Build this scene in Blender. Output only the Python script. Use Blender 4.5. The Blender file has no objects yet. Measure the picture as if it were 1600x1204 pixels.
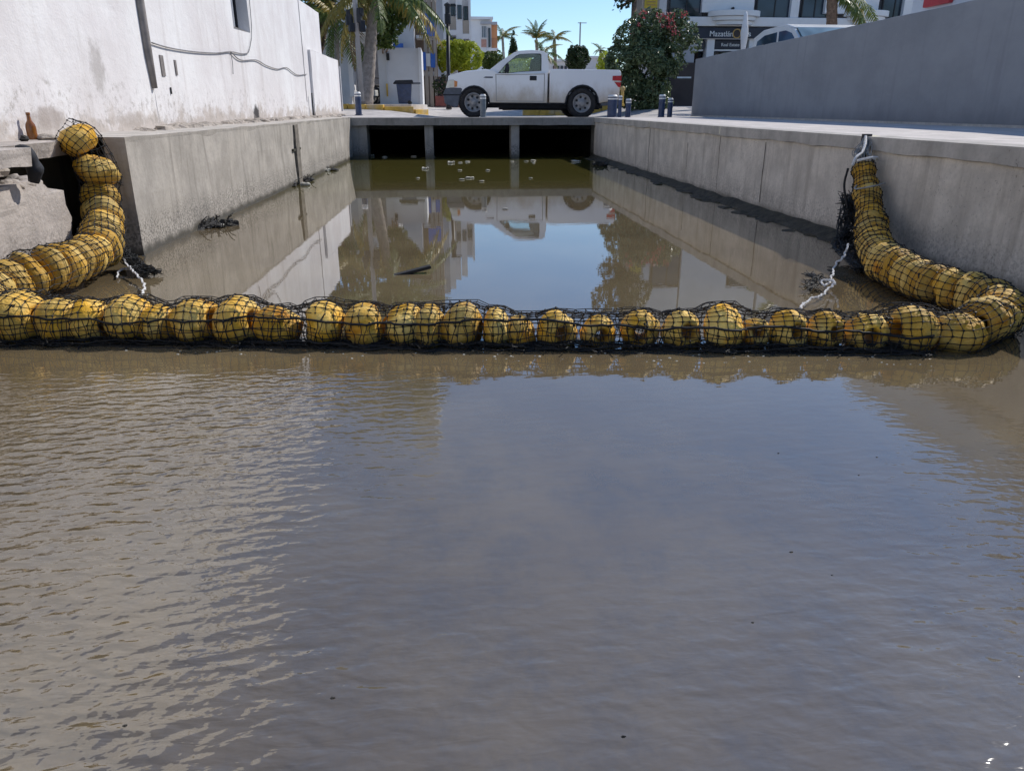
import bpy, math, random
from mathutils import Vector, Matrix, noise
from mathutils.bvhtree import BVHTree

random.seed(7)
SC = bpy.context.scene
COL = SC.collection

# ------------------------------------------------------------------ camera
F_PX = 1160.0
CAM_H = 1.1
PITCH = math.atan(435 / F_PX)
YAW = math.atan(110 * math.cos(PITCH) / F_PX)
cam_d = bpy.data.cameras.new('camera')
cam_d.sensor_width = 36
cam_d.lens = 36 * F_PX / 1600
cam_d.clip_start = 0.05
cam_d.clip_end = 2000
cam = bpy.data.objects.new('camera', cam_d)
COL.objects.link(cam)
cam.location = (0, 0, CAM_H)
cam.rotation_euler = (math.pi / 2 - PITCH, 0, -YAW)
SC.camera = cam

# ------------------------------------------------------------------ sky and sun
SUN_AZ, SUN_EL = math.radians(58), math.radians(42)     # azimuth from +Y towards +X
w = bpy.data.worlds.new('World')
SC.world = w
w.use_nodes = True
nt = w.node_tree
bg = nt.nodes['Background']
sky = nt.nodes.new('ShaderNodeTexSky')
sky.sky_type = 'NISHITA'
sky.sun_disc = False
sky.sun_elevation = SUN_EL
sky.sun_rotation = SUN_AZ
sky.altitude = 0
sky.air_density = 1.0
sky.dust_density = 0.0
sky.ozone_density = 6.0
nt.links.new(sky.outputs[0], bg.inputs[0])
bg.inputs[1].default_value = 0.1
sun_d = bpy.data.lights.new('sun', 'SUN')
sun_d.energy = 2.75
sun_d.angle = math.radians(0.5)
sun_d.color = (1.0, 0.95, 0.88)
sun = bpy.data.objects.new('sun', sun_d)
COL.objects.link(sun)
sdir = Vector((math.sin(SUN_AZ) * math.cos(SUN_EL), math.cos(SUN_AZ) * math.cos(SUN_EL), math.sin(SUN_EL)))
sun.rotation_euler = sdir.to_track_quat('Z', 'Y').to_euler()
sun.location = (20, 20, 30)
vs = SC.view_settings
vs.view_transform = 'Standard'
vs.look = 'None'
vs.gamma = 1
vs.use_curve_mapping = False
vs.exposure = 0.55
SC.cycles.max_bounces = 8
SC.cycles.transparent_max_bounces = 12

# ------------------------------------------------------------------ helpers
WL = {}      # world location of each parent we build under


def sm(a, b, x):
    t = max(0.0, min(1.0, (x - a) / (b - a)))
    return t * t * (3 - 2 * t)


_cp, _sp, _cy, _sy = math.cos(PITCH), math.sin(PITCH), math.cos(YAW), math.sin(YAW)
_fw = Vector((_sy * _cp, _cy * _cp, -_sp)); _rt = Vector((_cy, -_sy, 0)); _up = Vector((_sy * _sp, _cy * _sp, _cp))


def at(px, py, Y=None, Z=None, X=None):
    """a point of the real place, surveyed from the photograph at a known distance, height or offset"""
    d = _fw + _rt * ((px - 800) / F_PX) + _up * ((602 - py) / F_PX)
    t = Y / d.y if Y is not None else ((Z - CAM_H) / d.z if Z is not None else X / d.x)
    return Vector((d.x * t, d.y * t, CAM_H + d.z * t))


def tag(o, label=None, cat=None, group=None, kind=None):
    if label: o['label'] = label
    if cat: o['category'] = cat
    if group: o['group'] = group
    if kind: o['kind'] = kind
    return o


def thing(name, label, cat, loc=(0, 0, 0), group=None):
    o = bpy.data.objects.new(name, None)
    o.empty_display_size = 0.1
    COL.objects.link(o)
    o.location = loc
    WL[o.name] = Vector(loc)
    return tag(o, label, cat, group)


def copy_tree(o, parent=None):
    c = o.copy()
    COL.objects.link(c)
    c.parent = parent
    for ch in list(o.children):
        copy_tree(ch, c)
    return c


class MB:
    def __init__(s):
        s.v = []; s.f = []

    def add(s, vs_, fs):
        b = len(s.v)
        s.v += [Vector(p) for p in vs_]
        s.f += [tuple(i + b for i in f) for f in fs]
        return s

    def box(s, c, d, rz=0, rx=0, ry=0):
        R = Matrix.Rotation(rz, 3, 'Z') @ Matrix.Rotation(ry, 3, 'Y') @ Matrix.Rotation(rx, 3, 'X')
        c = Vector(c); h = Vector(d) / 2
        p = [c + R @ Vector((x * h.x, y * h.y, z * h.z)) for z in (-1, 1) for y in (-1, 1) for x in (-1, 1)]
        return s.add(p, [(0, 2, 3, 1), (4, 5, 7, 6), (0, 1, 5, 4), (2, 6, 7, 3), (0, 4, 6, 2), (1, 3, 7, 5)])

    def bx(s, x0, x1, y0, y1, z0, z1):
        return s.box(((x0 + x1) / 2, (y0 + y1) / 2, (z0 + z1) / 2), (abs(x1 - x0), abs(y1 - y0), abs(z1 - z0)))

    def prism(s, poly, axis, a0, a1):
        """poly of 2-D points, extruded along axis ('x': (y,z), 'y': (x,z), 'z': (x,y))"""
        def mk(p, a):
            return {'x': (a, p[0], p[1]), 'y': (p[0], a, p[1]), 'z': (p[0], p[1], a)}[axis]
        n = len(poly)
        s.add([mk(p, a0) for p in poly] + [mk(p, a1) for p in poly],
              [tuple(range(n)), tuple(range(2 * n - 1, n - 1, -1))] + [(i, i + n, (i + 1) % n + n, (i + 1) % n) for i in range(n)])
        return s

    def ring(s, outer, inner, axis, a0, a1):
        """a frame: outer and inner loops with equal counts, extruded"""
        def mk(p, a):
            return {'x': (a, p[0], p[1]), 'y': (p[0], a, p[1]), 'z': (p[0], p[1], a)}[axis]
        n = len(outer)
        P = [mk(p, a) for a in (a0, a1) for lp in (outer, inner) for p in lp]
        fs = []
        for i in range(n):
            j = (i + 1) % n
            fs += [(i, j, n + j, n + i), (2 * n + i, 3 * n + i, 3 * n + j, 2 * n + j), (i, 2 * n + i, 2 * n + j, j), (n + i, n + j, 3 * n + j, 3 * n + i)]
        return s.add(P, fs)

    def tube(s, pts, r, n=8, caps=True):
        pts = [Vector(p) for p in pts]
        rs = r if isinstance(r, (list, tuple)) else [r] * len(pts)
        b = len(s.v); prev = None
        for i, p in enumerate(pts):
            t = (pts[min(i + 1, len(pts) - 1)] - pts[max(i - 1, 0)]).normalized()
            if prev is None:
                a = Vector((0, 0, 1)) if abs(t.z) < .9 else Vector((1, 0, 0))
                u = t.cross(a).normalized()
            else:
                u = (prev - t * prev.dot(t)).normalized()
            prev = u
            v = t.cross(u)
            for k in range(n):
                an = 2 * math.pi * k / n
                s.v.append(p + (u * math.cos(an) + v * math.sin(an)) * rs[i])
        for i in range(len(pts) - 1):
            for k in range(n):
                k2 = (k + 1) % n
                s.f.append((b + i * n + k, b + i * n + k2, b + (i + 1) * n + k2, b + (i + 1) * n + k))
        if caps:
            s.f.append(tuple(b + k for k in range(n - 1, -1, -1)))
            s.f.append(tuple(b + (len(pts) - 1) * n + k for k in range(n)))
        return s

    def lathe(s, prof, c=(0, 0, 0), axis='z', n=24, closed=False):
        """prof: (radius, height) pairs"""
        b = len(s.v); c = Vector(c)
        for (r, h) in prof:
            for k in range(n):
                an = 2 * math.pi * k / n
                p = {'z': (r * math.cos(an), r * math.sin(an), h), 'y': (r * math.cos(an), h, r * math.sin(an)), 'x': (h, r * math.cos(an), r * math.sin(an))}[axis]
                s.v.append(c + Vector(p))
        m = len(prof)
        for i in range(m if closed else m - 1):
            i2 = (i + 1) % m
            for k in range(n):
                k2 = (k + 1) % n
                s.f.append((b + i * n + k, b + i * n + k2, b + i2 * n + k2, b + i2 * n + k))
        if not closed:
            if prof[0][0] > 1e-6: s.f.append(tuple(b + k for k in range(n - 1, -1, -1)))
            if prof[-1][0] > 1e-6: s.f.append(tuple(b + (m - 1) * n + k for k in range(n)))
        return s

    def blob(s, c, r, seed=0, amp=.3, fr=1.5, n=8, m=6):
        c = Vector(c); r = Vector(r) if not isinstance(r, (int, float)) else Vector((r, r, r))
        b = len(s.v); off = Vector((seed * 3.7, seed * 1.3, seed * 7.1))
        for i in range(m + 1):
            th = math.pi * i / m
            for k in range(n):
                ph = 2 * math.pi * k / n
                d = Vector((math.sin(th) * math.cos(ph), math.sin(th) * math.sin(ph), math.cos(th)))
                q = 1 + amp * noise.noise(d * fr + off)
                s.v.append(c + Vector((d.x * r.x, d.y * r.y, d.z * r.z)) * q)
        for i in range(m):
            for k in range(n):
                k2 = (k + 1) % n
                s.f.append((b + i * n + k, b + (i + 1) * n + k, b + (i + 1) * n + k2, b + i * n + k2))
        return s

    def mesh(s, name, mat, off=Vector((0, 0, 0)), smooth=False):
        me = bpy.data.meshes.new(name)
        me.from_pydata([tuple(p - off) for p in s.v], [], s.f)
        me.validate()
        if smooth:
            me.polygons.foreach_set('use_smooth', [True] * len(me.polygons))
        me.materials.append(mat)
        me.update()
        return me

    def build(s, name, mat, parent=None, smooth=False, bevel=0, loc=None, norm=False):
        if parent is not None:
            off = WL[parent.name]
        elif loc is not None:
            off = Vector(loc)
        else:
            off = Vector((0, 0, 0))
        me = s.mesh(name, mat, off, smooth)
        o = bpy.data.objects.new(name, me)
        COL.objects.link(o)
        if parent is not None:
            o.parent = parent
        else:
            o.location = off
        WL[o.name] = Vector(off)
        if norm or True:
            import bmesh
            bm = bmesh.new(); bm.from_mesh(me)
            if len(bm.faces) < 20000:
                bmesh.ops.recalc_face_normals(bm, faces=bm.faces)
            bm.to_mesh(me); bm.free()
        if bevel:
            m = o.modifiers.new('bevel', 'BEVEL'); m.width = bevel; m.segments = 2; m.limit_method = 'ANGLE'; m.angle_limit = math.radians(40)
            if not smooth:
                me.polygons.foreach_set('use_smooth', [True] * len(me.polygons))
                try:
                    m.harden_normals = True
                except Exception:
                    pass
        return o


def crom(pts, n=12):
    pts = [Vector(p) for p in pts]
    P = [pts[0] * 2 - pts[1]] + pts + [pts[-1] * 2 - pts[-2]]
    out = []
    for i in range(1, len(P) - 2):
        for k in range(n):
            t = k / n
            a, b, c, d = P[i - 1:i + 3]
            out.append(.5 * ((2 * b) + (c - a) * t + (2 * a - 5 * b + 4 * c - d) * t * t + (3 * b - a - 3 * c + d) * t ** 3))
    out.append(pts[-1])
    return out


# ------------------------------------------------------------------ materials
class NB:
    def __init__(s, name):
        s.m = bpy.data.materials.new(name); s.m.use_nodes = True
        s.t = s.m.node_tree; s.p = s.t.nodes['Principled BSDF']; s.out = s.t.nodes['Material Output']
        s.geo = None

    def n(s, typ, **kw):
        x = s.t.nodes.new(typ)
        for k, v in kw.items():
            setattr(x, k, v)
        return x

    def l(s, a, b):
        s.t.links.new(a, b)

    def pos(s, scale=(1, 1, 1), obj=False, loc=(0, 0, 0)):
        mp = s.n('ShaderNodeMapping')
        mp.inputs['Scale'].default_value = scale
        mp.inputs['Location'].default_value = loc
        if obj:
            tc = s.n('ShaderNodeTexCoord'); s.l(tc.outputs['Object'], mp.inputs[0])
        else:
            g = s.n('ShaderNodeNewGeometry'); s.l(g.outputs['Position'], mp.inputs[0])
        return mp.outputs[0]

    def noise(s, vec, scale, detail=4, rough=.55, dist=0):
        x = s.n('ShaderNodeTexNoise')
        x.inputs['Scale'].default_value = scale; x.inputs['Detail'].default_value = detail
        x.inputs['Roughness'].default_value = rough; x.inputs['Distortion'].default_value = dist
        s.l(vec, x.inputs['Vector'])
        return x.outputs[0]

    def rng(s, v, a, b, c=0., d=1.):
        x = s.n('ShaderNodeMapRange'); x.clamp = True; x.interpolation_type = 'SMOOTHSTEP'
        s.l(v, x.inputs[0])
        for i, q in enumerate((a, b, c, d)):
            x.inputs[i + 1].default_value = q
        return x.outputs[0]

    def mix(s, fac, a, b):
        x = s.n('ShaderNodeMix'); x.data_type = 'RGBA'
        if isinstance(fac, (int, float)): x.inputs[0].default_value = fac
        else: s.l(fac, x.inputs[0])
        for i, q in ((6, a), (7, b)):
            if isinstance(q, (tuple, list)): x.inputs[i].default_value = (*q[:3], 1)
            else: s.l(q, x.inputs[i])
        return x.outputs[2]

    def math(s, op, a, b=0.):
        x = s.n('ShaderNodeMath', operation=op)
        for i, q in enumerate((a, b)):
            if isinstance(q, (int, float)): x.inputs[i].default_value = q
            else: s.l(q, x.inputs[i])
        return x.outputs[0]

    def bump(s, h, dist=.01, strength=1.):
        b = s.n('ShaderNodeBump'); b.inputs['Distance'].default_value = dist; b.inputs['Strength'].default_value = strength
        s.l(h, b.inputs['Height']); s.l(b.outputs[0], s.p.inputs['Normal'])

    def sep(s, vec):
        x = s.n('ShaderNodeSeparateXYZ'); s.l(vec, x.inputs[0]); return x.outputs

    def fin(s, col, rough=.6, metal=0, spec=.5):
        if isinstance(col, (tuple, list)): s.p.inputs['Base Color'].default_value = (*col[:3], 1)
        else: s.l(col, s.p.inputs['Base Color'])
        if isinstance(rough, (int, float)): s.p.inputs['Roughness'].default_value = rough
        else: s.l(rough, s.p.inputs['Roughness'])
        s.p.inputs['Metallic'].default_value = metal
        s.p.inputs['Specular IOR Level'].default_value = spec
        return s.m


def mat(name, col, rough=.6, var=.12, scale=4, bump=0, bscale=40, metal=0, spec=.4, obj=False, dirt=None, dirt_amt=.5, rnd=0):
    b = NB(name)
    v = b.pos(obj=obj)
    n1 = b.noise(v, scale, 5, .6)
    f = b.rng(n1, .3, .7)
    c = b.mix(f, tuple(x * (1 - var) for x in col), tuple(min(1, x * (1 + var)) for x in col))
    if dirt:
        n2 = b.noise(v, scale * .45, 6, .65)
        c = b.mix(b.rng(n2, .5, .75, 0, dirt_amt), c, dirt)
    if rnd:
        oi = b.n('ShaderNodeObjectInfo')
        hs = b.n('ShaderNodeHueSaturation')
        b.l(b.math('ADD', b.math('MULTIPLY', oi.outputs['Random'], rnd), 1 - rnd / 2), hs.inputs['Value'])
        b.l(c, hs.inputs['Color']); c = hs.outputs[0]
    if bump:
        b.bump(b.noise(v, bscale, 4, .6), bump)
    return b.fin(c, rough, metal, spec)


def concrete(name, col, dark, streak=.6, wet=True, wh=.10, grime_darken=.75, bump=.006, streak_dir=(5, 5, .35), wetcol=(.055, .05, .035), z0=.0, marks=False):
    b = NB(name)
    v = b.pos()
    fine = b.noise(v, 30, 6, .7)
    mid = b.noise(v, 3.5, 6, .62)
    c = b.mix(b.rng(mid, .3, .7), tuple(x * .82 for x in col), tuple(x * 1.15 for x in col))
    c = b.mix(b.rng(fine, .35, .75, 0, .35), c, tuple(x * .6 for x in col))
    st = b.noise(b.pos(streak_dir), 1.5, 5, .6)
    c = b.mix(b.rng(st, .5, .72, 0, streak), c, dark)
    pale = b.noise(b.pos((1.3, 1.3, .5), loc=(3, 7, 1)), 1.7, 5, .6)
    c = b.mix(b.rng(pale, .55, .75, 0, .45), c, tuple(min(1, x * 1.45) for x in col))
    speck = b.noise(v, 55, 3, .6)
    zone = b.noise(v, 1.1, 3, .5)
    c = b.mix(b.math('MULTIPLY', b.rng(speck, .62, .70, 0, .7), b.rng(zone, .48, .62)), c, tuple(x * .3 for x in col))
    if marks:
        g = b.sep(v)
        bd = b.noise(b.pos((.7, .7, 9)), 2.2, 3, .5)
        c = b.mix(b.rng(bd, .57, .66, 0, .5), c, tuple(x * .55 for x in col))
    r = .85
    if wet:
        g = b.sep(v)
        hn = b.noise(b.pos((1, 1, .3)), 4, 5, .65)
        zz = b.math('ADD', g[2], b.math('MULTIPLY', hn, -.14))
        wf = b.rng(zz, -.05, wh, 1, 0)
        c = b.mix(b.math('MULTIPLY', wf, .9), c, wetcol)
        gr = b.rng(b.math('ADD', g[2], b.math('MULTIPLY', b.noise(v, 14, 5, .7), -.35)), -.02, .22, grime_darken, 0)
        c = b.mix(b.math('MULTIPLY', gr, b.rng(speck, .42, .6)), c, tuple(x * .25 for x in col))
        r = b.rng(wf, 0, 1, .85, .35)
    h = b.math('ADD', b.math('MULTIPLY', fine, .5), mid)
    b.bump(h, bump)
    return b.fin(c, r, 0, .3)


def glass_dark(name, col=(.02, .03, .045), rough=.04):
    b = NB(name)
    v = b.pos()
    c = b.mix(b.rng(b.noise(v, .8, 2), .35, .65), tuple(x * .5 for x in col), tuple(x * 1.6 for x in col))
    return b.fin(c, rough, 0, .6)


def glass_clear(name, tint=(.75, .82, .85)):
    b = NB(name)
    tr = b.n('ShaderNodeBsdfTransparent'); tr.inputs[0].default_value = (*tint, 1)
    gl = b.n('ShaderNodeBsdfGlossy'); gl.inputs['Roughness'].default_value = .02
    lw = b.n('ShaderNodeFresnel'); lw.inputs[0].default_value = 1.5
    n_ = b.noise(b.pos(), 3, 2)
    mx = b.n('ShaderNodeMixShader')
    b.l(b.math('ADD', lw.outputs[0], b.math('MULTIPLY', n_, .02)), mx.inputs[0]); b.l(tr.outputs[0], mx.inputs[1]); b.l(gl.outputs[0], mx.inputs[2])
    b.l(mx.outputs[0], b.out.inputs[0])
    return b.m


def leaf_mat(name, a, c_, rough=.45, trans=.25, scale=1.5):
    b = NB(name)
    v = b.pos()
    n1 = b.noise(v, scale * 8, 3, .6)
    col = b.mix(b.rng(n1, .3, .7), a, c_)
    b.fin(col, rough, 0, .4)
    tl = b.n('ShaderNodeBsdfTranslucent'); b.l(col, tl.inputs[0])
    mx = b.n('ShaderNodeMixShader'); mx.inputs[0].default_value = trans
    b.l(b.p.outputs[0], mx.inputs[1]); b.l(tl.outputs[0], mx.inputs[2]); b.l(mx.outputs[0], b.out.inputs[0])
    return b.m


M = {}
M['conc_left'] = concrete('weathered concrete left', (.41, .375, .33), (.15, .137, .118), streak=.5, wh=.03)
M['conc_right'] = concrete('weathered concrete right', (.64, .585, .515), (.33, .29, .245), streak=.55, wh=.05, grime_darken=.35, bump=.012)
M['conc_ledge'] = concrete('weathered concrete ledge', (.50, .46, .41), (.25, .225, .195), streak=.35, wet=False, bump=.01)
M['conc_block'] = concrete('rough concrete block', (.46, .41, .37), (.2, .18, .16), streak=.3, marks=True, bump=.02)
M['coping'] = concrete('concrete coping', (.47, .44, .40), (.2, .18, .16), streak=.25, wet=False)
M['conc_bridge'] = concrete('grey bridge concrete', (.30, .29, .28), (.12, .12, .12), streak=.5, wet=True)
M['pave'] = concrete('pale pavement', (.62, .57, .53), (.40, .37, .34), streak=.35, wet=False, streak_dir=(1, 1, 1), bump=.003)
M['road'] = concrete('dusty road concrete', (.50, .47, .45), (.33, .31, .30), streak=.4, wet=False, streak_dir=(.6, .6, .6), bump=.003)
M['rubble'] = mat('mortar rubble', (.40, .35, .30), .95, .35, 9, .02, 30, dirt=(.17, .15, .13), dirt_amt=.7)
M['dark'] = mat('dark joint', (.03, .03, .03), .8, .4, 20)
M['seal'] = mat('black joint filler', (.035, .035, .04), .7, .4, 12)
M['net'] = mat('black netting', (.012, .012, .013), .65, .3, 30, obj=True)
M['netbunch'] = mat('wet bunched netting', (.014, .014, .014), .5, .4, 60, .01, 140)
M['greynet'] = mat('grey frayed netting', (.30, .30, .29), .8, .3, 40)
M['rope'] = mat('white rope', (.72, .71, .70), .8, .15, 60, .004, 300)
M['navy'] = mat('navy bollard paint', (.035, .055, .115), .35, .2, 10, dirt=(.10, .10, .11), dirt_amt=.4)
M['slate'] = mat('slate grey bollard paint', (.13, .16, .185), .4, .2, 10, dirt=(.2, .2, .2), dirt_amt=.4)
M['whitecap'] = mat('white bollard band', (.72, .72, .70), .5, .1, 10)
M['yellowpaint'] = mat('worn yellow kerb paint', (.58, .37, .07), .7, .2, 5, .004, 30, dirt=(.45, .40, .33), dirt_amt=.7)
M['blackplastic'] = mat('black plastic', (.022, .024, .03), .75, .25, 8)
M['greyplastic'] = mat('grey bumper plastic', (.10, .11, .13), .55, .2, 6)
M['rubber'] = mat('tyre rubber', (.022, .021, .021), .8, .3, 14, .004, 60, dirt=(.08, .07, .06), dirt_amt=.5)
M['rim'] = mat('dull steel rim', (.30, .29, .28), .5, .2, 10, metal=.4)
M['chrome'] = mat('chrome', (.6, .6, .62), .2, .1, 6, metal=1)
M['lampglass'] = mat('headlight lens', (.66, .62, .52), .15, .1, 6, spec=.6)
M['amber'] = mat('amber lens', (.62, .22, .06), .2, .1, 6)
M['redlens'] = mat('red lens', (.50, .03, .035), .2, .15, 10)
M['seat'] = mat('dark seat cloth', (.045, .045, .05), .9, .2, 10)
M['glass'] = glass_clear('tinted window glass', (.90, .94, .93))
M['glassdark'] = glass_dark('dark window glass')
M['glassblue'] = glass_dark('blue window glass', (.06, .10, .16))
b = NB('dark grey parapet paint')
v = b.pos(); g = b.sep(v)
c = b.mix(b.rng(b.noise(b.pos((1, .6, 1)), 1.3, 6, .65), .3, .7), (.24, .25, .265), (.30, .31, .325))
c = b.mix(b.rng(b.noise(b.pos((4, 4, .3), loc=(0, 3, 0)), 1.4, 5, .6), .55, .72, 0, .35), c, (.19, .195, .21))
sc1 = b.noise(v, 9, 6, .75)
c = b.mix(b.math('MULTIPLY', b.rng(sc1, .60, .70), b.rng(b.noise(v, .7, 2), .5, .6, 0, .45)), c, (.36, .36, .36))
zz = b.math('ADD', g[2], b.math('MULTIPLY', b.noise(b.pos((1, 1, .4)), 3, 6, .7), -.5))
c = b.mix(b.rng(zz, .58, .92, .6, 0), c, (.155, .16, .178))  # stain and the shadow along the wall foot, painted as one darker band
b.bump(b.math('ADD', b.noise(v, 3, 5, .6), b.math('MULTIPLY', sc1, .3)), .012)
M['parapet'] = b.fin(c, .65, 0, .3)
M['black_metal'] = mat('black painted metal', (.02, .02, .024), .5, .2, 8)
M['grey_pole'] = mat('grey pole concrete', (.36, .35, .35), .8, .12, 6)
M['brown_bottle'] = mat('brown bottle glass', (.23, .085, .02), .12, .2, 20, spec=.6)
M['foam'] = mat('white foam scrap', (.46, .44, .38), .8, .3, 40, dirt=(.45, .42, .33), dirt_amt=.4)
M['debris'] = mat('black wet debris', (.022, .02, .017), .55, .5, 30, .02, 60)
M['mud'] = mat('dark mud and algae', (.05, .045, .03), .7, .5, 12, .03, 30)
M['bed_liner'] = mat('bed paint', (.5, .5, .5), .5, .1, 4)

# ---- white painted building with stains of its own
b = NB('patched white wall paint')
v = b.pos(); g = b.sep(v)
big = b.noise(b.pos((.7, .7, .5)), 1.6, 6, .62)
c = b.mix(b.rng(big, .35, .68), (.70, .665, .66), (.80, .785, .78))
st = b.noise(b.pos((3.5, 3.5, .25), loc=(2, 0, 0)), 1.3, 5, .6)
c = b.mix(b.rng(st, .54, .74, 0, .4), c, (.50, .455, .43))
lo = b.noise(b.pos((1, 1, 1.2)), 3.0, 7, .7)
zz = b.math('ADD', g[2], b.math('MULTIPLY', lo, -1.0))
c = b.mix(b.rng(zz, .42, .62, .8, 0), c, (.47, .41, .36))
c = b.mix(b.math('MULTIPLY', b.rng(zz, .6, .9, .6, 0), b.rng(b.noise(v, 12, 6, .7), .5, .66)), c, (.32, .29, .26))


def smear(c, yc, zc, wy, wz, colr, amt, seed):
    dy = b.math('MULTIPLY', b.math('SUBTRACT', g[1], yc), 1 / wy)
    dz = b.math('MULTIPLY', b.math('SUBTRACT', g[2], zc), 1 / wz)
    wob = b.math('MULTIPLY', b.math('SUBTRACT', b.noise(b.pos((1, 1, 1), loc=(seed, 0, 0)), 9, 6, .7), .5), 2.4)
    d = b.math('ADD', b.math('ADD', b.math('MULTIPLY', dy, dy), b.math('MULTIPLY', dz, dz)), wob)
    return b.mix(b.rng(d, .1, 1.1, amt, 0), c, colr)


c = smear(c, 7.35, 1.42, .16, .26, (.42, .39, .37), .75, 1)
c = smear(c, 12.9, .99, .22, .15, (.035, .03, .03), .95, 5)
c = smear(c, 6.35, 1.02, .3, .1, (.38, .33, .30), .8, 9)
c = smear(c, 7.9, .98, .5, .08, (.42, .37, .33), .7, 13)
b.bump(b.math('ADD', b.noise(v, 2.5, 6, .65), b.math('MULTIPLY', b.noise(v, 60, 3, .6), .15)), .02)
M['whitewall'] = b.fin(c, .85, 0, .25)
M['whitewall2'] = mat('light grey house paint', (.62, .62, .64), .8, .06, 1.2, .002, 30, dirt=(.5, .48, .46), dirt_amt=.3)
M['whitefac'] = mat('white facade paint', (.74, .73, .73), .75, .05, 1.2, .002, 20, dirt=(.6, .57, .54), dirt_amt=.4)
M['greyfac'] = mat('grey facade paint', (.42, .42, .44), .8, .08, 1.5)
M['brownfac'] = mat('brown column paint', (.22, .17, .14), .8, .1, 1.5)
M['tan'] = mat('tan column paint', (.42, .36, .30), .8, .1, 1.5)
M['blue'] = mat('blue banner', (.05, .16, .55), .5, .15, 3)
M['orange'] = mat('orange stucco', (.66, .30, .14), .8, .1, 1.5)
M['pinkbrick'] = mat('pink brick', (.50, .27, .21), .85, .15, 4)
M['signblack'] = mat('dark blue sign board', (.018, .024, .042), .4, .2, 3)
M['letter'] = mat('white sign letters', (.75, .75, .74), .5, .05, 5)
M['gold'] = mat('gold sign emblem', (.45, .28, .09), .4, .1, 8)
M['yellowsign'] = mat('yellow sign face', (.62, .46, .05), .5, .15, 3)
M['redsign'] = mat('red sign face', (.52, .04, .05), .5, .1, 3)
M['doorbrown'] = mat('dark brown shopfront', (.045, .032, .03), .5, .2, 2)
M['planter'] = mat('red brown planter', (.20, .06, .05), .7, .2, 6)
M['bark'] = mat('grey palm bark', (.30, .26, .23), .9, .25, 10, .02, 25)
M['bark2'] = mat('brown palm bark', (.18, .12, .085), .95, .35, 14, .03, 25)
M['wood'] = mat('dark wet wood', (.018, .016, .014), .6, .4, 20)
M['frond'] = leaf_mat('palm frond green', (.06, .10, .025), (.17, .21, .05))
M['frondy'] = leaf_mat('palm frond yellowing', (.20, .16, .03), (.36, .27, .06))
M['frondd'] = leaf_mat('palm frond dead', (.16, .10, .045), (.27, .18, .08))
M['leafd'] = leaf_mat('dark leaves', (.016, .030, .010), (.055, .085, .022))
M['leafm'] = leaf_mat('mid green leaves', (.045, .08, .015), (.15, .20, .04))
M['leafy'] = leaf_mat('yellow green hedge leaves', (.28, .33, .02), (.52, .58, .06), trans=.35)
M['leafb'] = leaf_mat('bush leaves', (.028, .05, .016), (.22, .28, .14), rough=.3)
M['bract'] = leaf_mat('red bougainvillea bracts', (.34, .05, .06), (.55, .14, .14))

# ---- truck paint: white with road dust of its own on the lower panels
b = NB('dusty white truck paint')
v = b.pos(obj=True); g = b.sep(v)
n1 = b.noise(b.pos((1, 1, .6), obj=True), 3.0, 6, .65)
dz = b.math('ADD', g[2], b.math('MULTIPLY', n1, -.8))
c = b.mix(b.rng(dz, -.08, .55, .85, 0), (.86, .855, .85), (.46, .37, .26))
b.p.inputs['Coat Weight'].default_value = .35
M['truck'] = b.fin(c, b.rng(dz, 0, .6, .7, .3), 0, .45)
M['suvpaint'] = mat('white car paint', (.80, .80, .80), .25, .03, 3, spec=.5)

# ---- floats: chalky cream yellow outside, golden where the foam is sheltered
b = NB('faded yellow foam float')
v = b.pos(obj=True); g = b.sep(v)
oi = b.n('ShaderNodeObjectInfo')
off = b.n('ShaderNodeVectorMath', operation='ADD'); b.l(v, off.inputs[0])
sc_ = b.n('ShaderNodeVectorMath', operation='SCALE'); sc_.inputs[0].default_value = (9, 5, 7); b.l(oi.outputs['Random'], sc_.inputs['Scale']); b.l(sc_.outputs[0], off.inputs[1])
vv = off.outputs[0]
n1 = b.noise(vv, 6, 5, .6)
c = b.mix(b.rng(n1, .34, .66), (.87, .455, .028), (.92, .635, .185))
n2 = b.noise(vv, 3.2, 4, .55)
c = b.mix(b.rng(n2, .60, .68, 0, .9), c, (.76, .30, .008))
hs = b.n('ShaderNodeHueSaturation'); b.l(b.math('ADD', b.math('MULTIPLY', oi.outputs['Random'], .5), .72), hs.inputs['Value'])
b.l(c, hs.inputs['Color']); c = hs.outputs[0]
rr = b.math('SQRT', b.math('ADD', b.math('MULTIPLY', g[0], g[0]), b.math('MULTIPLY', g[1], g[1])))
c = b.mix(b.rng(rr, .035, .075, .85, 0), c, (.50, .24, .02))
n3 = b.noise(vv, 16, 6, .7)
c = b.mix(b.rng(n3, .56, .75, 0, .65), c, (.25, .155, .045))
gw = b.sep(b.pos())
zw = b.math('ADD', gw[2], b.math('MULTIPLY', n3, -.05))
c = b.mix(b.rng(zw, -.02, .055, .75, 0), c, (.085, .065, .022))
b.bump(b.math('ADD', n3, b.noise(vv, 70, 3)), .006)
M['float'] = b.fin(c, .62, 0, .35)

def grime_darken(src, name):
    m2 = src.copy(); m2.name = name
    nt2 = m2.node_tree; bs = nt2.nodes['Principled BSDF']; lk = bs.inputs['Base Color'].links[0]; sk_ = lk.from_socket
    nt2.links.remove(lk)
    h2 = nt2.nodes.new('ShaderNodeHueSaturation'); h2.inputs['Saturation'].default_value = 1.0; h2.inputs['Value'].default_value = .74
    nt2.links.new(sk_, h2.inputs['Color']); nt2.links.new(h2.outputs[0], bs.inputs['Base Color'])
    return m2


M['float_darker'] = grime_darken(M['float'], 'darker tan foam float')  # float material copied with its colour value lowered, for both boom ends

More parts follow.
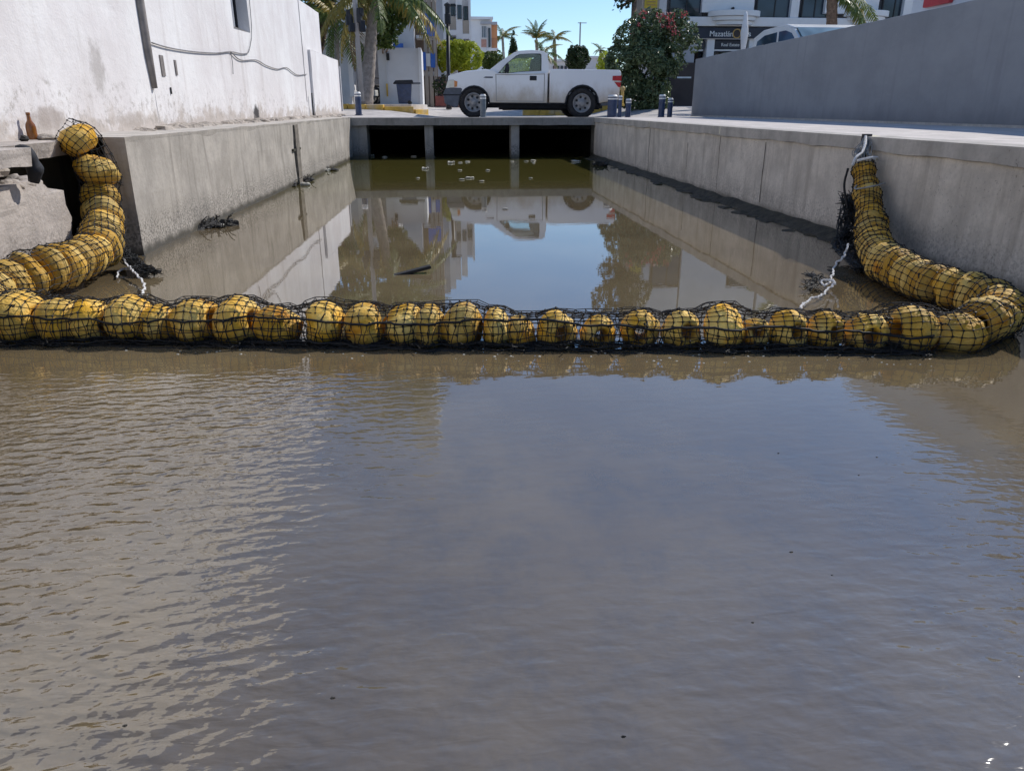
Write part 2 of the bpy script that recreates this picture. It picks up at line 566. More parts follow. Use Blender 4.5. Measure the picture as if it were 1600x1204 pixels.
# ---- water: turbid brown, ruffled in front of the boom
b = NB('turbid canal water')
v = b.pos(); g = b.sep(v)
n1 = b.noise(b.pos((1, .8, 1)), .9, 6, .6)
c = b.mix(b.rng(n1, .32, .68), (.114, .086, .050), (.162, .126, .074))
n2 = b.noise(b.pos((1, .7, 1), loc=(4, 2, 0)), 5.5, 10, .74)
dk = b.math('MULTIPLY', b.rng(n2, .40, .70, 0, .50), b.rng(g[1], 3.0, 2.0, 0, 1))
c = b.mix(dk, c, (.072, .066, .060))
far = b.rng(b.math('ADD', g[1], b.math('MULTIPLY', n1, 3.0)), 9.0, 15.0, 0, .9)
c = b.mix(far, c, (.085, .077, .018))
left = b.rng(g[0], .2, -1.6, 0, 1)
near = b.rng(g[1], 3.45, 2.9, 0, 1)
rv = b.pos((1, 1, 1))
def wavelets(scale, ang, dist, dsc, sx):
    mp = b.n('ShaderNodeMapping'); mp.inputs['Rotation'].default_value = (0, 0, math.radians(ang)); mp.inputs['Scale'].default_value = (sx, 1, 1); b.l(rv, mp.inputs[0])
    wv = b.n('ShaderNodeTexWave'); wv.wave_type = 'BANDS'; wv.bands_direction = 'Y'; wv.wave_profile = 'SIN'
    wv.inputs['Scale'].default_value = scale; wv.inputs['Distortion'].default_value = dist; wv.inputs['Detail'].default_value = 2.0
    wv.inputs['Detail Scale'].default_value = dsc; wv.inputs['Detail Roughness'].default_value = .45
    b.l(mp.outputs[0], wv.inputs['Vector']); return wv.outputs['Fac']


wa = wavelets(4.8, -7, 5.0, 2.6, 1.0)
wb = wavelets(6.6, 9, 6.0, 2.2, 1.0)
rot = b.n('ShaderNodeMapping'); rot.inputs['Scale'].default_value = (9, 24, 1); b.l(rv, rot.inputs[0])
nz = b.noise(rot.outputs[0], 1.0, 3, .5, .4)
rp1 = b.math('ADD', b.math('ADD', b.math('MULTIPLY', wa, .105), b.math('MULTIPLY', wb, .05)), b.math('MULTIPLY', nz, .33))
rp2 = b.noise(b.pos((9, 22, 1), loc=(3, 1, 0)), 1.0, 2, .5, .3)
rp3 = b.noise(b.pos((1.2, 3.0, 1)), 1.6, 2, .5)
patch = b.rng(b.noise(b.pos((.8, .8, 1), loc=(1, 5, 0)), 1.1, 3, .5), .3, .62, .35, 1)
ampL = b.math('MULTIPLY', b.math('MULTIPLY', left, patch), near)
rightedge = b.math('MULTIPLY', b.rng(g[0], .5, 1.5, 0, .8), b.rng(g[1], 2.4, 1.6, 0, 1))
lowpart = b.rng(g[1], 1.75, 1.1, 0, .45)
amp = b.math('ADD', b.math('ADD', b.math('MULTIPLY', ampL, 1.3), b.math('MULTIPLY', rightedge, .19)), b.math('ADD', b.math('MULTIPLY', lowpart, .75), b.rng(g[1], 3.6, 2.6, .006, .05)))
h = b.math('MULTIPLY', b.math('ADD', rp1, b.math('MULTIPLY', rp2, .35)), amp)
h = b.math('ADD', h, b.math('MULTIPLY', rp3, b.rng(g[1], 3.8, 2.4, .010, .04)))
b.bump(h, .022, 1.0)
b.p.inputs['IOR'].default_value = 2.25
M['water'] = b.fin(c, b.rng(g[1], 3.6, 2.6, .008, .035), 0, .5)


# ================================================================== SETTING
def gz(x, y):
    """street height"""
    z = .87 - .045 * sm(17.9, 21, y)
    z += .34 * sm(.2, -1.9, x) * sm(18.6, 25, y)
    z += .28 * sm(4.6, 6.2, x) * sm(20.2, 24.5, y)
    z += .24 * sm(27, 30.5, y) * sm(6.2, 4.6, x) * sm(-1.9, .2, x)
    z += .55 * sm(30, 75, y) * sm(30, 5, abs(x)) + .3 * sm(30, 75, y)
    return z


# water sheet
MB().add([(-7, -14, 0), (7, -14, 0), (7, 36, 0), (-7, 36, 0)], [(0, 1, 2, 3)]).build('water', M['water'])
SC.objects['water']['kind'] = 'structure'

# street: one sheet reaching far away, with a gap where the canal runs towards the camera
xs = [-400, -150, -60, -30, -14, -8] + [-5 + .4 * i for i in range(41)] + [14, 20, 30, 60, 150, 400]
ys = [17.95 + .35 * i for i in range(26)] + [28, 30, 33, 37, 42, 50, 60, 75, 110, 200, 400, 800]
mb = MB()
P = [(x, y, gz(x, y) - .004) for y in ys for x in xs]
nx = len(xs)
mb.add(P, [(j * nx + i, j * nx + i + 1, (j + 1) * nx + i + 1, (j + 1) * nx + i) for j in range(len(ys) - 1) for i in range(nx - 1)])
tag(mb.build('street', M['road'], smooth=True), kind='structure')

# canal walls
CL = lambda y: -2.42 + .03 * (y - 5)          # left wall face
CR = 3.5
def wobble_wall(pts, z0, z1, ny=60, nzs=8, amp=.02, seed=0):
    """a wall face between two plan points with a slightly uneven surface; returns grid verts/faces"""
    (x0, y0), (x1, y1) = pts
    d = Vector((x1 - x0, y1 - y0, 0)); nrm = Vector((d.y, -d.x, 0)).normalized()
    V = []; Fq = []
    for j in range(nzs + 1):
        for i in range(ny + 1):
            p = Vector((x0, y0, 0)) + d * (i / ny)
            p.z = z0 + (z1 - z0) * j / nzs
            k = noise.noise(Vector((p.x * 1.3 + seed, p.y * 1.3, p.z * 2.2))) * amp
            V.append(p + nrm * k)
    for j in range(nzs):
        for i in range(ny):
            a = j * (ny + 1) + i
            Fq.append((a, a + 1, a + ny + 2, a + ny + 1))
    return V, Fq


t = thing('canal_wall', 'streaked grey concrete canal wall below the white building, on the left', 'canal wall', (CL(12), 12, 0))
V, Fq = wobble_wall([(CL(6.1), 6.1), (CL(18), 18)], -.5, .855, 110, 10, .03, 3)
m = MB().add(V, Fq)
e = 6.1
c0_ = CL(e); c9 = CL(9.0)
m.add([(c0_, e, -.5), (c0_ - .16, e, -.5), (c0_ - .15, e, .886), (c0_ + .01, e, .886)], [(0, 1, 2, 3)])
m.add([(c0_ - .16, e, -.5), (c9 - .16, 9, -.5), (c9 - .16, 9, .88), (c0_ - .15, e, .88)], [(0, 1, 2, 3)])
m.add([(c9 - .16, 9, -.5), (-3.45, 9, -.5), (-3.45, 9, .88), (c9 - .16, 9, .88)], [(0, 1, 2, 3)])
m.add([(-3.42, 9, -.5), (-3.42, 5.0, -.5), (-3.42, 5.0, .88), (-3.42, 9, .88)], [(0, 1, 2, 3)])
m.build('wall_face', M['conc_left'], t, smooth=False)
m = MB()
n = 80
for i in range(n):
    y0 = 6.1 + (11.9) * i / n; y1 = 6.1 + 11.9 * (i + 1) / n
    o0 = noise.noise(Vector((y0 * 3, 5, 0))) * .02; o1 = noise.noise(Vector((y1 * 3, 5, 0))) * .02
    x0, x1 = CL(y0) + .006 + o0 * .5, CL(y1) + .006 + o1 * .5
    zz0 = .885 + .010 * noise.noise(Vector((y0 * 2, 1, 0))); zz1 = .885 + .010 * noise.noise(Vector((y1 * 2, 1, 0)))
    m.add([(CL(y0) - .012, y0, .83), (CL(y1) - .012, y1, .83), (x1, y1, zz1), (x0, y0, zz0), (-3.5, y1, zz1 + .01), (-3.5, y0, zz0 + .01)], [(0, 1, 2, 3), (3, 2, 4, 5)])
m.build('ledge_top', M['conc_ledge'], t)
yj = 12.05
mj = MB().box((CL(yj) - .026, yj, .38), (.10, .34, .94), rz=math.radians(1.7)); mj.build('joint_filler', mat('brown joint stain', (.16, .14, .115), .9, .4, 14), t)
mj = MB().box((CL(yj) - .030, yj - .05, .50), (.10, .6, .03)); mj.build('tie_bar_stain', M['mud'], t)

t = thing('canal_wall', 'grey concrete canal wall with a pale coping, under the dark grey parapet, on the right', 'canal wall', (CR, 8, 0))
V, Fq = wobble_wall([(CR, 17.9), (CR, -6)], -.5, .78, 160, 8, .006, 11)
MB().add(V, Fq).build('wall_face', M['conc_right'], t)
for (y0, y1) in ((-6, 2.4), (2.404, 6.14), (6.22, 9.6), (9.604, 13.0), (13.004, 17.9)):
    m = MB(); n = max(8, int((y1 - y0) * 5))
    for i in range(n):
        a = y0 + (y1 - y0) * i / n; bb = y0 + (y1 - y0) * (i + 1) / n
        q = lambda y, s, am: noise.noise(Vector((y * 2.5, s, .3))) * am
        xa, xb = CR - .022 + q(a, 1, .012), CR - .022 + q(bb, 1, .012)
        la, lb = .765 + q(a, 4, .022), .765 + q(bb, 4, .022)
        m.add([(xa, a, la), (xb, bb, lb), (xb, bb, .872), (xa, a, .872), (CR + .16, bb, .876), (CR + .16, a, .876), (CR + .03, bb, lb - .01), (CR + .03, a, la - .01)],
              [(0, 1, 2, 3), (3, 2, 4, 5), (7, 6, 1, 0)])
    m.build('coping', M['coping'], t)
MB().box((CR - .008, 6.18, .56), (.06, .055, .66)).build('joint_filler', M['seal'], t)
crk = mat('hairline crack shade', (.15, .135, .12), .9, .3, 9)
for yy, z0_, z1_, sd in ((13.0, .02, .76, 1), (9.6, .0, .77, 2), (8.2, .1, .74, 3), (10.9, .25, .62, 4)):
    m = MB(); q = []
    for k in range(15):
        z = z0_ + (z1_ - z0_) * k / 14
        q.append((CR - .002 + noise.noise(Vector((CR * 1.3 + 11, yy * 1.3, z * 2.2))) * .0, yy + .03 * noise.noise(Vector((sd * 7, 0, z * 4))) + .008 * noise.noise(Vector((sd, 3, z * 20))), z))
    m.tube(q, [.003 + .004 * abs(noise.noise(Vector((sd * 3, 1, k * .8)))) for k in range(15)], 5)
    m.build('hairline_crack', crk, t)
# right walkway
m = MB()
m.add([(CR + .155, -6, .87), (60, -6, .87), (60, 17.95, .87), (CR + .155, 17.95, .87)], [(0, 1, 2, 3)])
tag(m.build('walkway', M['pave']), kind='structure')
m = MB().add([(-60, -14, .86), (-3.45, -14, .86), (-3.45, 17.95, .86), (-60, 17.95, .86)], [(0, 1, 2, 3)])
tag(m.build('ground', M['rubble']), kind='structure')

# mud at the foot of the right wall and rubble on the left ledge
def lumpstrip(name, x0f, y0, y1, wid, zc, hgt, n, matx, seed, side=1):
    m = MB(); rnd = random.Random(seed)
    for i in range(n):
        y = rnd.uniform(y0, y1); x = x0f(y) + side * rnd.uniform(0, wid)
        s = rnd.uniform(.25, 1)
        m.blob((x, y, zc), (wid * .38 * s + .02, wid * .6 * s + .02, hgt * s), i + seed, .5, 1.8, 6, 4)
    return tag(m.build(name, matx), kind='stuff')


lumpstrip('mud_strip', lambda y: CR, 6.3, 17.6, .26, -.012, .034, 110, M['mud'], 5, -1)
m = MB(); n = 150; pr = []
for i in range(n + 1):
    y = 6.2 + 11.6 * i / n
    w_ = .17 + .10 * noise.noise(Vector((y * 1.1, 4, 0))) + .04 * noise.noise(Vector((y * 5, 4, 0)))
    zt = .045 + .03 * noise.noise(Vector((y * 2.2, 8, 0)))
    pr.append([(CR + .01, y, zt + .02), (CR - w_ * .35, y, zt * .8 + .012 * noise.noise(Vector((y * 9, 1, 0)))), (CR - w_ * .7, y, zt * .35 + .012 * noise.noise(Vector((y * 9, 5, 0)))), (CR - w_, y, -.012)])
for i in range(n):
    m.add(pr[i] + pr[i + 1], [(0, 1, 5, 4), (1, 2, 6, 5), (2, 3, 7, 6)])
tag(m.build('mud_bank', M['mud'], smooth=True), kind='structure')
BLD = lambda y: -3.08 + .0206 * (y - 6)
lumpstrip('mortar_rubble', lambda y: BLD(y) + .02, 7.6, 22, .28, .885, .055, 190, M['rubble'], 8, 1)

# low block, slab and rubble backing on the left
t = thing('concrete_block_wall', 'pale rough concrete block wall standing in the water at the left edge', 'low wall', (-2.9, 4.6, 0))
V, Fq = wobble_wall([(-2.64, 2.0), (-2.64, 5.58)], -.5, .65, 50, 12, .035, 21)
for i, p in enumerate(V):
    if p.z > .63: p.z += .03 * noise.noise(Vector((p.y * 4, 0, 2))) - .10 * sm(5.25, 5.58, p.y) * (1 + noise.noise(Vector((p.y * 20, 1, 1))))
    if p.y > 5.45: p.y += .09 * noise.noise(Vector((0, 3, p.z * 7)))
m = MB().add(V, Fq)
k0 = len(V) - 51
m.add([V[k0 + i] for i in range(51)] + [(-3.4, V[k0 + i].y, .67) for i in range(51)], [(i, i + 1, 52 + i, 51 + i) for i in range(50)])
m.add([(-2.66, 5.56, -.5), (-3.4, 5.6, -.5), (-3.4, 5.6, .62), (-2.66, 5.56, .5)], [(0, 1, 2, 3)])
m.build('block_face', M['conc_block'], t)
m = MB(); rnd = random.Random(3)
for i in range(60):
    m.blob((-2.86 + rnd.uniform(-.03, .04), rnd.uniform(2.5, 5.2), rnd.uniform(.66, .78)), (.08, rnd.uniform(.05, .12), rnd.uniform(.03, .06)), i, .4, 2, 6, 4)
m.build('rubble_backing', M['rubble'], t)
m = MB()
n = 30
pr = []
for i in range(n + 1):
    y = 2.2 + (4.98 - 2.2) * i / n
    q = noise.noise(Vector((y * 3.1, 9, 0))) * .03
    pr.append([(-2.50 + q, y, .765 + q * .5), (-2.49 + q * .6, y, .868), (-3.3, y, .875), (-3.3, y, .75)])
for i in range(n):
    m.add(pr[i] + pr[i + 1], [(0, 1, 5, 4), (1, 2, 6, 5), (3, 0, 4, 7)])
m.add(pr[-1], [(0, 1, 2, 3)])
tag(m.build('concrete_slab', M['conc_block'], loc=(-2.9, 4, .76)), 'rough overhanging concrete slab above the block wall, carrying the brown bottle', 'slab')
m = MB()
m.tube(crom([(-2.60, 4.99, .86), (-2.545, 5.02, .83), (-2.53, 5.03, .74), (-2.56, 5.04, .66)], 5), [.02, .03, .038, .042, .045, .044, .046, .048, .046, .044, .047, .046, .042, .04, .036, .03], 9)
for p_ in m.v: p_ += Vector((noise.noise(p_ * 14), noise.noise(p_ * 14 + Vector((5, 0, 0))), 0)) * .022
o = tag(m.build('rubber_flap', M['blackplastic'], smooth=True, loc=(-2.5, 5.05, .66)), 'black rounded rubber flap hanging at the broken end of the slab', 'rubber flap')

m = MB(); rb = random.Random(17)
for i in range(16):
    y = rb.uniform(5.05, 5.42); m.blob((rb.uniform(-2.80, -2.70), y, .645 + rb.uniform(-.02, .0)), (rb.uniform(.04, .07), rb.uniform(.04, .09), rb.uniform(.025, .045)), i, .45, 1.9, 9, 7)
m.build('broken_edge', M['conc_block'], smooth=True, parent=SC.objects['concrete_block_wall'])['kind'] = 'stuff'
# ledge stones bridging the gap between the slab and the wall end
m = MB(); n = 14; pr = []
for i in range(n + 1):
    y = 4.98 + 1.13 * i / n; q = noise.noise(Vector((y * 4, 3, 0))) * .05
    pr.append([(-2.74 + q, y, .77), (-2.70 + q * .7, y, .872), (-3.44, y, .876), (-3.44, y, .77)])
for i in range(n):
    m.add(pr[i] + pr[i + 1], [(0, 1, 5, 4), (1, 2, 6, 5), (3, 0, 4, 7)])
m.build('gap_lintel', M['conc_block'], SC.objects['concrete_block_wall'])

# parapet
t = thing('parapet_wall', 'plain dark grey painted parapet along the right walkway', 'parapet', (6.7, 10, .87))
m = MB()
prof = [(20.5, 2.255), (9.6, 2.335), (8.0, 2.55), (5.0, 3.5), (2.0, 4.1), (-6, 4.2)]
pf = []
for (ya, za), (yb, zb) in zip(prof, prof[1:]):
    n_ = max(2, int(abs(ya - yb) / .18))
    pf += [(ya + (yb - ya) * k / n_, za + (zb - za) * k / n_ + .007 * noise.noise(Vector((ya + (yb - ya) * k / n_, 0, 1)) * 3) + .004 * noise.noise(Vector((ya + (yb - ya) * k / n_, 3, 1)) * 9)) for k in range(n_)]
m.prism([(20.5, .86)] + pf + [(-6, 4.2), (-6, .86)], 'x', 6.6, 6.82)
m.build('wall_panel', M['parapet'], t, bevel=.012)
MB().bx(6.575, 6.598, -6, 20.45, .862, .90).build('base_strip', M['coping'], t)

# bridge
t = thing('road_bridge', 'low grey concrete road bridge with dark openings across the canal', 'bridge', (.8, 18, 0))
m = MB(); n = 40
pr = []
for i in range(n + 1):
    x = -2.6 + 6.4 * i / n
    pr.append([(x, 17.82 + .012 * noise.noise(Vector((x * 2, 1, 0))), .71 + .01 * noise.noise(Vector((x * 2.3, 7, 0)))),
               (x, 17.80 + .012 * noise.noise(Vector((x * 2, 3, 0))), .872 + .006 * noise.noise(Vector((x * 3, 5, 0)))), (x, 18.6, .868), (x, 18.6, .71)])
for i in range(n):
    m.add(pr[i] + pr[i + 1], [(0, 1, 5, 4), (1, 2, 6, 5), (3, 0, 4, 7)])
m.build('deck_edge', M['conc_bridge'], t)
for xc in (-.305, 1.66):
    MB().bx(xc - .1, xc + .1, 17.9, 18.3, -.5, .709).build('column', M['conc_bridge'], t, bevel=.015)
MB().bx(-2.6, -1.70, 17.9, 18.6, -.5, .709).build('abutment', M['conc_bridge'], t)
MB().bx(3.56, 3.95, 17.87, 18.6, -.5, .709).build('abutment', M['conc_bridge'], t)
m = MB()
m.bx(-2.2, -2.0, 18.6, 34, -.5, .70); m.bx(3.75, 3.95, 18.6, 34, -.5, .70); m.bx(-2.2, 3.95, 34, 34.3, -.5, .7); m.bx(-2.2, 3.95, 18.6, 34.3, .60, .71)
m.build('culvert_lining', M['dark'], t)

# ================================================================== WHITE BUILDING (left)
t = thing('white_building', 'long white plastered building with patched paint beside the canal', 'building', (-4, 12, .87))
def bwall(y0, y1, ztop, proud=0., thick=None, holes=None, seed=0):
    m = MB()
    V, Fq = wobble_wall([(BLD(y0) + proud, y0), (BLD(y1) + proud, y1)], .84, ztop, int((y1 - y0) * 5) + 4, 16, .012, seed)
    m.add(V, Fq)
    a, bq = (BLD(y0) + proud, y0), (BLD(y1) + proud, y1)
    xi = -9
    m.add([(a[0], a[1], ztop), (bq[0], bq[1], ztop), (xi, y1, ztop), (xi, y0, ztop)], [(0, 1, 2, 3)])
    m.add([(bq[0], bq[1], .84), (xi, y1, .84), (xi, y1, ztop), (bq[0], bq[1], ztop)], [(0, 1, 2, 3)])
    m.add([(a[0], a[1], .84), (xi, y0, .84), (xi, y0, ztop), (a[0], a[1], ztop)], [(3, 2, 1, 0)])
    return m


bwall(-4, 8.60, 5.2, .06, seed=1).build('wall', M['whitewall'], t)
def on_wall(px, py):
    d = _fw + _rt * ((px - 800) / F_PX) + _up * ((602 - py) / F_PX)
    tt = (-3.08 - .0206 * 6) / (d.x - .0206 * d.y)
    return Vector((d.x * tt, d.y * tt, CAM_H + d.z * tt))


YA, YM, YL = on_wall(475, 100).y, on_wall(500, 50).y, on_wall(527, 130).y
# second stretch has a real window opening: build it round the hole
wy0, wy1, wz0 = on_wall(365, 40).y, on_wall(390, 45).y, on_wall(378, 47).z
m = MB()
for (y0, y1, z0, z1, sd) in ((8.60, wy0, .84, 5.0, 2), (wy0, wy1, .84, wz0, 3), (wy1, YA, .84, 5.0, 4), (wy0, wy1, 3.5, 5.0, 5)):
    V, Fq = wobble_wall([(BLD(y0), y0), (BLD(y1), y1)], z0, z1, int((y1 - y0) * 5) + 2, 14, 0.0, sd)
    m.add(V, Fq)
m.add([(BLD(8.72), 8.72, 5), (BLD(YA), YA, 5), (-9, YA, 5), (-9, 8.72, 5)], [(0, 1, 2, 3)])
m.add([(BLD(YA), YA, .84), (-9, YA, .84), (-9, YA, 5), (BLD(YA), YA, 5)], [(0, 1, 2, 3)])
# reveal of the window
xw = BLD(13.2)
m.add([(xw, wy0, wz0), (xw, wy1, wz0), (xw - .3, wy1, wz0 + .02), (xw - .3, wy0, wz0 + .02)], [(0, 1, 2, 3)])
m.add([(xw, wy1, wz0), (xw, wy1, 3.5), (xw - .3, wy1, 3.5), (xw - .3, wy1, wz0)], [(0, 1, 2, 3)])
m.add([(xw, wy0, wz0), (xw, wy0, 3.5), (xw - .3, wy0, 3.5), (xw - .3, wy0, wz0)], [(3, 2, 1, 0)])
m.build('wall', M['whitewall'], t)
bwall(YA, YM, on_wall(488, 14).z, .0, seed=6).build('wall', M['whitewall'], t)
bwall(on_wall(482, 100).y, YL, on_wall(510, 89).z, .06, seed=7).build('wall', M['whitewall'], t)
fw = MB().ring([(wy0, wz0 + .02), (wy1, wz0 + .02), (wy1, 3.5), (wy0, 3.5)], [(wy0 + .05, wz0 + .07), (wy1 - .05, wz0 + .07), (wy1 - .05, 3.45), (wy0 + .05, 3.45)], 'x', xw - .22, xw - .17).build('window', M['black_metal'], t)
MB().bx(xw - .205, xw - .195, wy0 + .05, wy1 - .05, wz0 + .07, 3.45).build('pane', M['glassblue'], fw)
MB().bx(xw - .18, xw - .15, wy0 + .45, wy0 + .49, wz0 + .06, 3.46).build('mullion', M['black_metal'], fw)
# dark downpipe in the joint between the two stretches
m = MB(); m.tube([(BLD(8.5) + .075, 8.50, 5.0), (BLD(8.5) + .075, 8.52, 1.62), (BLD(8.5) + .075, 8.56, 1.28)], [.05, .05, .035], 8)
m.build('downpipe', mat('dirty grey downpipe', (.22, .2, .19), .8, .25, 6), t, smooth=True)
for (yy, zz, hh, ww) in ((on_wall(253, 103).y, on_wall(253, 103).z, .21, .10), (on_wall(274, 106).y, on_wall(274, 106).z, .16, .055)):
    m = MB().box((BLD(yy) + .001, yy, zz), (.02, ww, hh)); m.build('vent_slot', mat('vent shadow', (.2, .18, .17), .9, .3, 8), t)
MB().box((BLD(9.6) + .002, on_wall(266, 142).y, on_wall(266, 142).z), (.012, .02, .07)).build('vent_slot', M['dark'], t)
m = MB(); m.box((BLD(YA) + .003, YA - .05, 3.0), (.012, .03, 3.6)); m.build('wall_joint', mat('wall joint shade', (.45, .42, .42), .9, .1, 5), t)
MB().box((BLD(18.0) + .062, on_wall(483, 160).y, 1.15), (.02, .05, .45)).build('wall_joint', M['dark'], t)
MB().bx(BLD(YL) - .5, BLD(YL) + .09, YL + .02, YL + .15, .9, 2.1).build('end_pier', M['greyfac'], t)

# cable sagging along the wall
def wpts(L_): return [on_wall(*p_) + Vector((.02, 0, 0)) for p_ in L_]


m = MB(); m.tube(crom(wpts([(234, 67), (262, 75), (300, 81), (335, 83), (358, 81), (374, 84), (385, 83), (388, 76)]), 6), .008, 6)
m.tube(crom(wpts([(358, 81), (374, 94), (398, 94), (415, 103), (432, 108), (446, 106), (462, 117), (478, 116)]), 6), .008, 6)
m.tube(wpts([(388, 76), (391, 60), (391, 40), (388, 5), (386, -40)]), .006, 5)
m.tube(crom(wpts([(358, 82), (361, 98), (362, 116)]), 4), .005, 5)
m.build('wire', mat('grey cable', (.24, .23, .23), .7, .2, 10), smooth=True, loc=(-2.95, 12, 1.7))
tag(SC.objects['wire'], 'thin grey cable sagging along the white building wall', 'cable')
SC.objects['wire'].name = 'wall_cable'

# bottle on the slab ledge
bp = at(52, 218, Z=.878)
t = thing('glass_bottle', 'brown glass bottle standing on the ledge by the white wall', 'bottle', bp)
MB().lathe([(.001, .0), (.030, .0), (.034, .008), (.034, .085), (.030, .105), (.015, .130), (.0125, .15), (.0125, .172)], bp, n=16).build('bottle_body', M['brown_bottle'], t, smooth=True)
MB().lathe([(.0145, .168), (.0145, .183), (.011, .185)], bp, n=12).build('bottle_neck_ring', M['brown_bottle'], t, smooth=True)
m = MB(); m.blob(at(38, 217, Z=.89), (.03, .03, .022), 2, .5)
tag(m.build('stone', M['debris'], loc=at(38, 217, Z=.88)), 'small dark stone left of the brown bottle', 'stone')
m = MB(); m.blob(at(72, 215, Z=.89), (.075, .05, .03), 5, .4)
tag(m.build('stone', M['rubble'], loc=at(72, 215, Z=.88)), 'flat beige lump of mortar right of the brown bottle', 'stone')

# ================================================================== FLOAT BOOM
def float_mesh(seed, R=.13, L=.17, hole=.036):
    """a fat foam ring float, axis along local z, slightly worn out of shape"""
    n = 28
    hl = L / 2
    prof = [(hole, -hl * .66), (hole * 1.25, -hl * .86), (hole * 1.8, -hl), (R * .58, -hl * .93), (R * .78, -hl * .74), (R * .92, -hl * .46), (R, -hl * .13),
            (R, hl * .13), (R * .92, hl * .46), (R * .78, hl * .74), (R * .58, hl * .93), (hole * 1.8, hl), (hole * 1.25, hl * .86), (hole, hl * .66)]
    m = MB().lathe(prof, n=n, closed=True)
    off = Vector((seed * 5.1, seed * 2.3, seed))
    for p in m.v:
        d = p.normalized()
        q = 1 + .17 * noise.noise(d * 1.1 + off) + .06 * noise.noise(d * 2.6 + off)
        p *= q
        rad = math.hypot(p.x, p.y)
        if seed % 3 == 1 and rad > .05:      # a dent or bitten edge
            dd = (p - Vector((R * .9, 0, hl * .7))).length
            if dd < .07: p *= 1 - .25 * (1 - dd / .07)
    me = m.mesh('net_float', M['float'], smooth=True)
    return me


FM = [float_mesh(i) for i in range(8)]
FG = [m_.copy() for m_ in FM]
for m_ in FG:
    m_.materials.clear(); m_.materials.append(M['float_darker'])
BV = []          # (matrix, mesh) of every float, for the net
ORD = ['first', 'second', 'third', 'fourth', 'fifth', 'sixth', 'seventh', 'eighth', 'ninth', 'tenth', 'eleventh', 'twelfth', 'thirteenth', 'fourteenth',
       'fifteenth', 'sixteenth', 'seventeenth', 'eighteenth', 'nineteenth', 'twentieth', 'twenty-first', 'twenty-second', 'twenty-third', 'twenty-fourth',
       'twenty-fifth', 'twenty-sixth', 'twenty-seventh', 'twenty-eighth', 'twenty-ninth', 'thirtieth']
frnd = random.Random(21)


def put_float(c, axis, s=(1, 1, 1), label='', group='', roll=None):
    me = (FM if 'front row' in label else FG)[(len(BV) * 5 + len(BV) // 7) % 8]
    o = bpy.data.objects.new('net_float', me)
    COL.objects.link(o)
    q = Vector(axis).normalized().to_track_quat('Z', 'Y')
    rl = frnd.uniform(0, 6.28) if roll is None else roll
    Mx = Matrix.Translation(c) @ (q.to_matrix() @ Matrix.Rotation(rl, 3, 'Z') @ Matrix.Diagonal(Vector(s))).to_4x4()
    o.matrix_world = Mx
    tag(o, label, 'float', group)
    BV.append((Mx, me))
    return o


def boomY(x):
    return 3.86 - .126 * (x + 2.3)


# front row: px centre in the photograph, visible width, top, and whether the ring faces the camera
FRONT = [(38, 78, 452, 0), (95, 70, 464, 0), (146, 68, 465, 0), (204, 66, 457, 0), (247, 58, 470, 0), (310, 72, 462, 0), (372, 70, 463, 0), (432, 74, 477, 0), (507, 60, 470, 0),
         (568, 66, 473, 0), (630, 64, 475, 0), (674, 46, 473, 0), (722, 60, 472, 0), (776, 46, 478, 0), (814, 52, 489, 0), (870, 66, 486, 1), (935, 58, 487, 1), (1000, 64, 479, 1),
         (1065, 66, 485, 1), (1131, 64, 477, 0), (1178, 50, 487, 1), (1231, 66, 480, 1), (1291, 64, 483, 1), (1354, 70, 489, 1), (1422, 78, 476, 0), (1500, 92, 484, 0)]
DESC_A = 'yellow foam ring float side-on'
DESC_B = 'yellow foam ring float showing its hole'
FR_C = []
for i, (px, wpx, ty, face) in enumerate(FRONT):
    d = _fw + _rt * ((px - 800) / F_PX) + _up * ((602 - 505) / F_PX)
    # where the sight line crosses the boom's vertical plane
    tt = (3.86 - .126 * 2.3) / (d.y + .126 * d.x)
    X = d.x * tt; Y = boomY(X)
    top = at(px, ty, Y=Y + .02).z
    depth = Y * _cp
    wid = wpx / F_PX * (Y * 1.02)
    z0 = -.05
    R = max(.105, min(.16, (top - z0) / 2))
    zc = top - R
    c = Vector((X, Y, zc))
    FR_C.append((c, R))
    lab = '%s, %s from the left in the front row' % (DESC_B if face else DESC_A, ORD[i])
    grp = 'yellow floats in the front row of the boom'
    if face:
        ax = Vector((frnd.uniform(-.35, .35), -1, frnd.uniform(.0, .45)))
        sR = wid * .98 / 2 / .13
        put_float(c, ax, (sR, sR * 1.1, 1.0), lab, grp, roll=math.pi / 2 * 0)
    else:
        ax = Vector((1, frnd.uniform(-.45, .35), frnd.uniform(-.3, .3)))
        sR = R / .13
        sR *= frnd.uniform(.93, 1.06)
        put_float(c, ax, (sR, sR, wid * frnd.uniform(.84, .95) / .17), lab, grp)

# hidden lower floats that carry the row (only their dark flanks show through the net)
LEFTP = [(-2.36, 3.98, .10), (-2.52, 4.14, .12), (-2.53, 4.36, .15), (-2.45, 4.56, .17), (-2.38, 4.74, .18), (-2.36, 5.00, .18), (-2.40, 5.38, .19), (-2.46, 5.66, .29), (-2.53, 5.86, .44), (-2.53, 5.90, .62), (-2.54, 5.90, .80), (-2.70, 5.88, .93)]
def along(path, ts):
    """points and tangents at arc lengths"""
    L = [0]
    for a, bq in zip(path, path[1:]): L.append(L[-1] + (bq - a).length)
    out = []
    for q in ts:
        q = max(0, min(L[-1] - 1e-4, q))
        k = max(i for i in range(len(L)) if L[i] <= q); k = min(k, len(path) - 2)
        f = (q - L[k]) / max(1e-6, L[k + 1] - L[k])
        out.append((path[k].lerp(path[k + 1], f), (path[min(k + 2, len(path) - 1)] - path[max(k - 1, 0)]).normalized()))
    return out, L[-1]


lp = crom(LEFTP, 10)
_, LL = along(lp, [0])
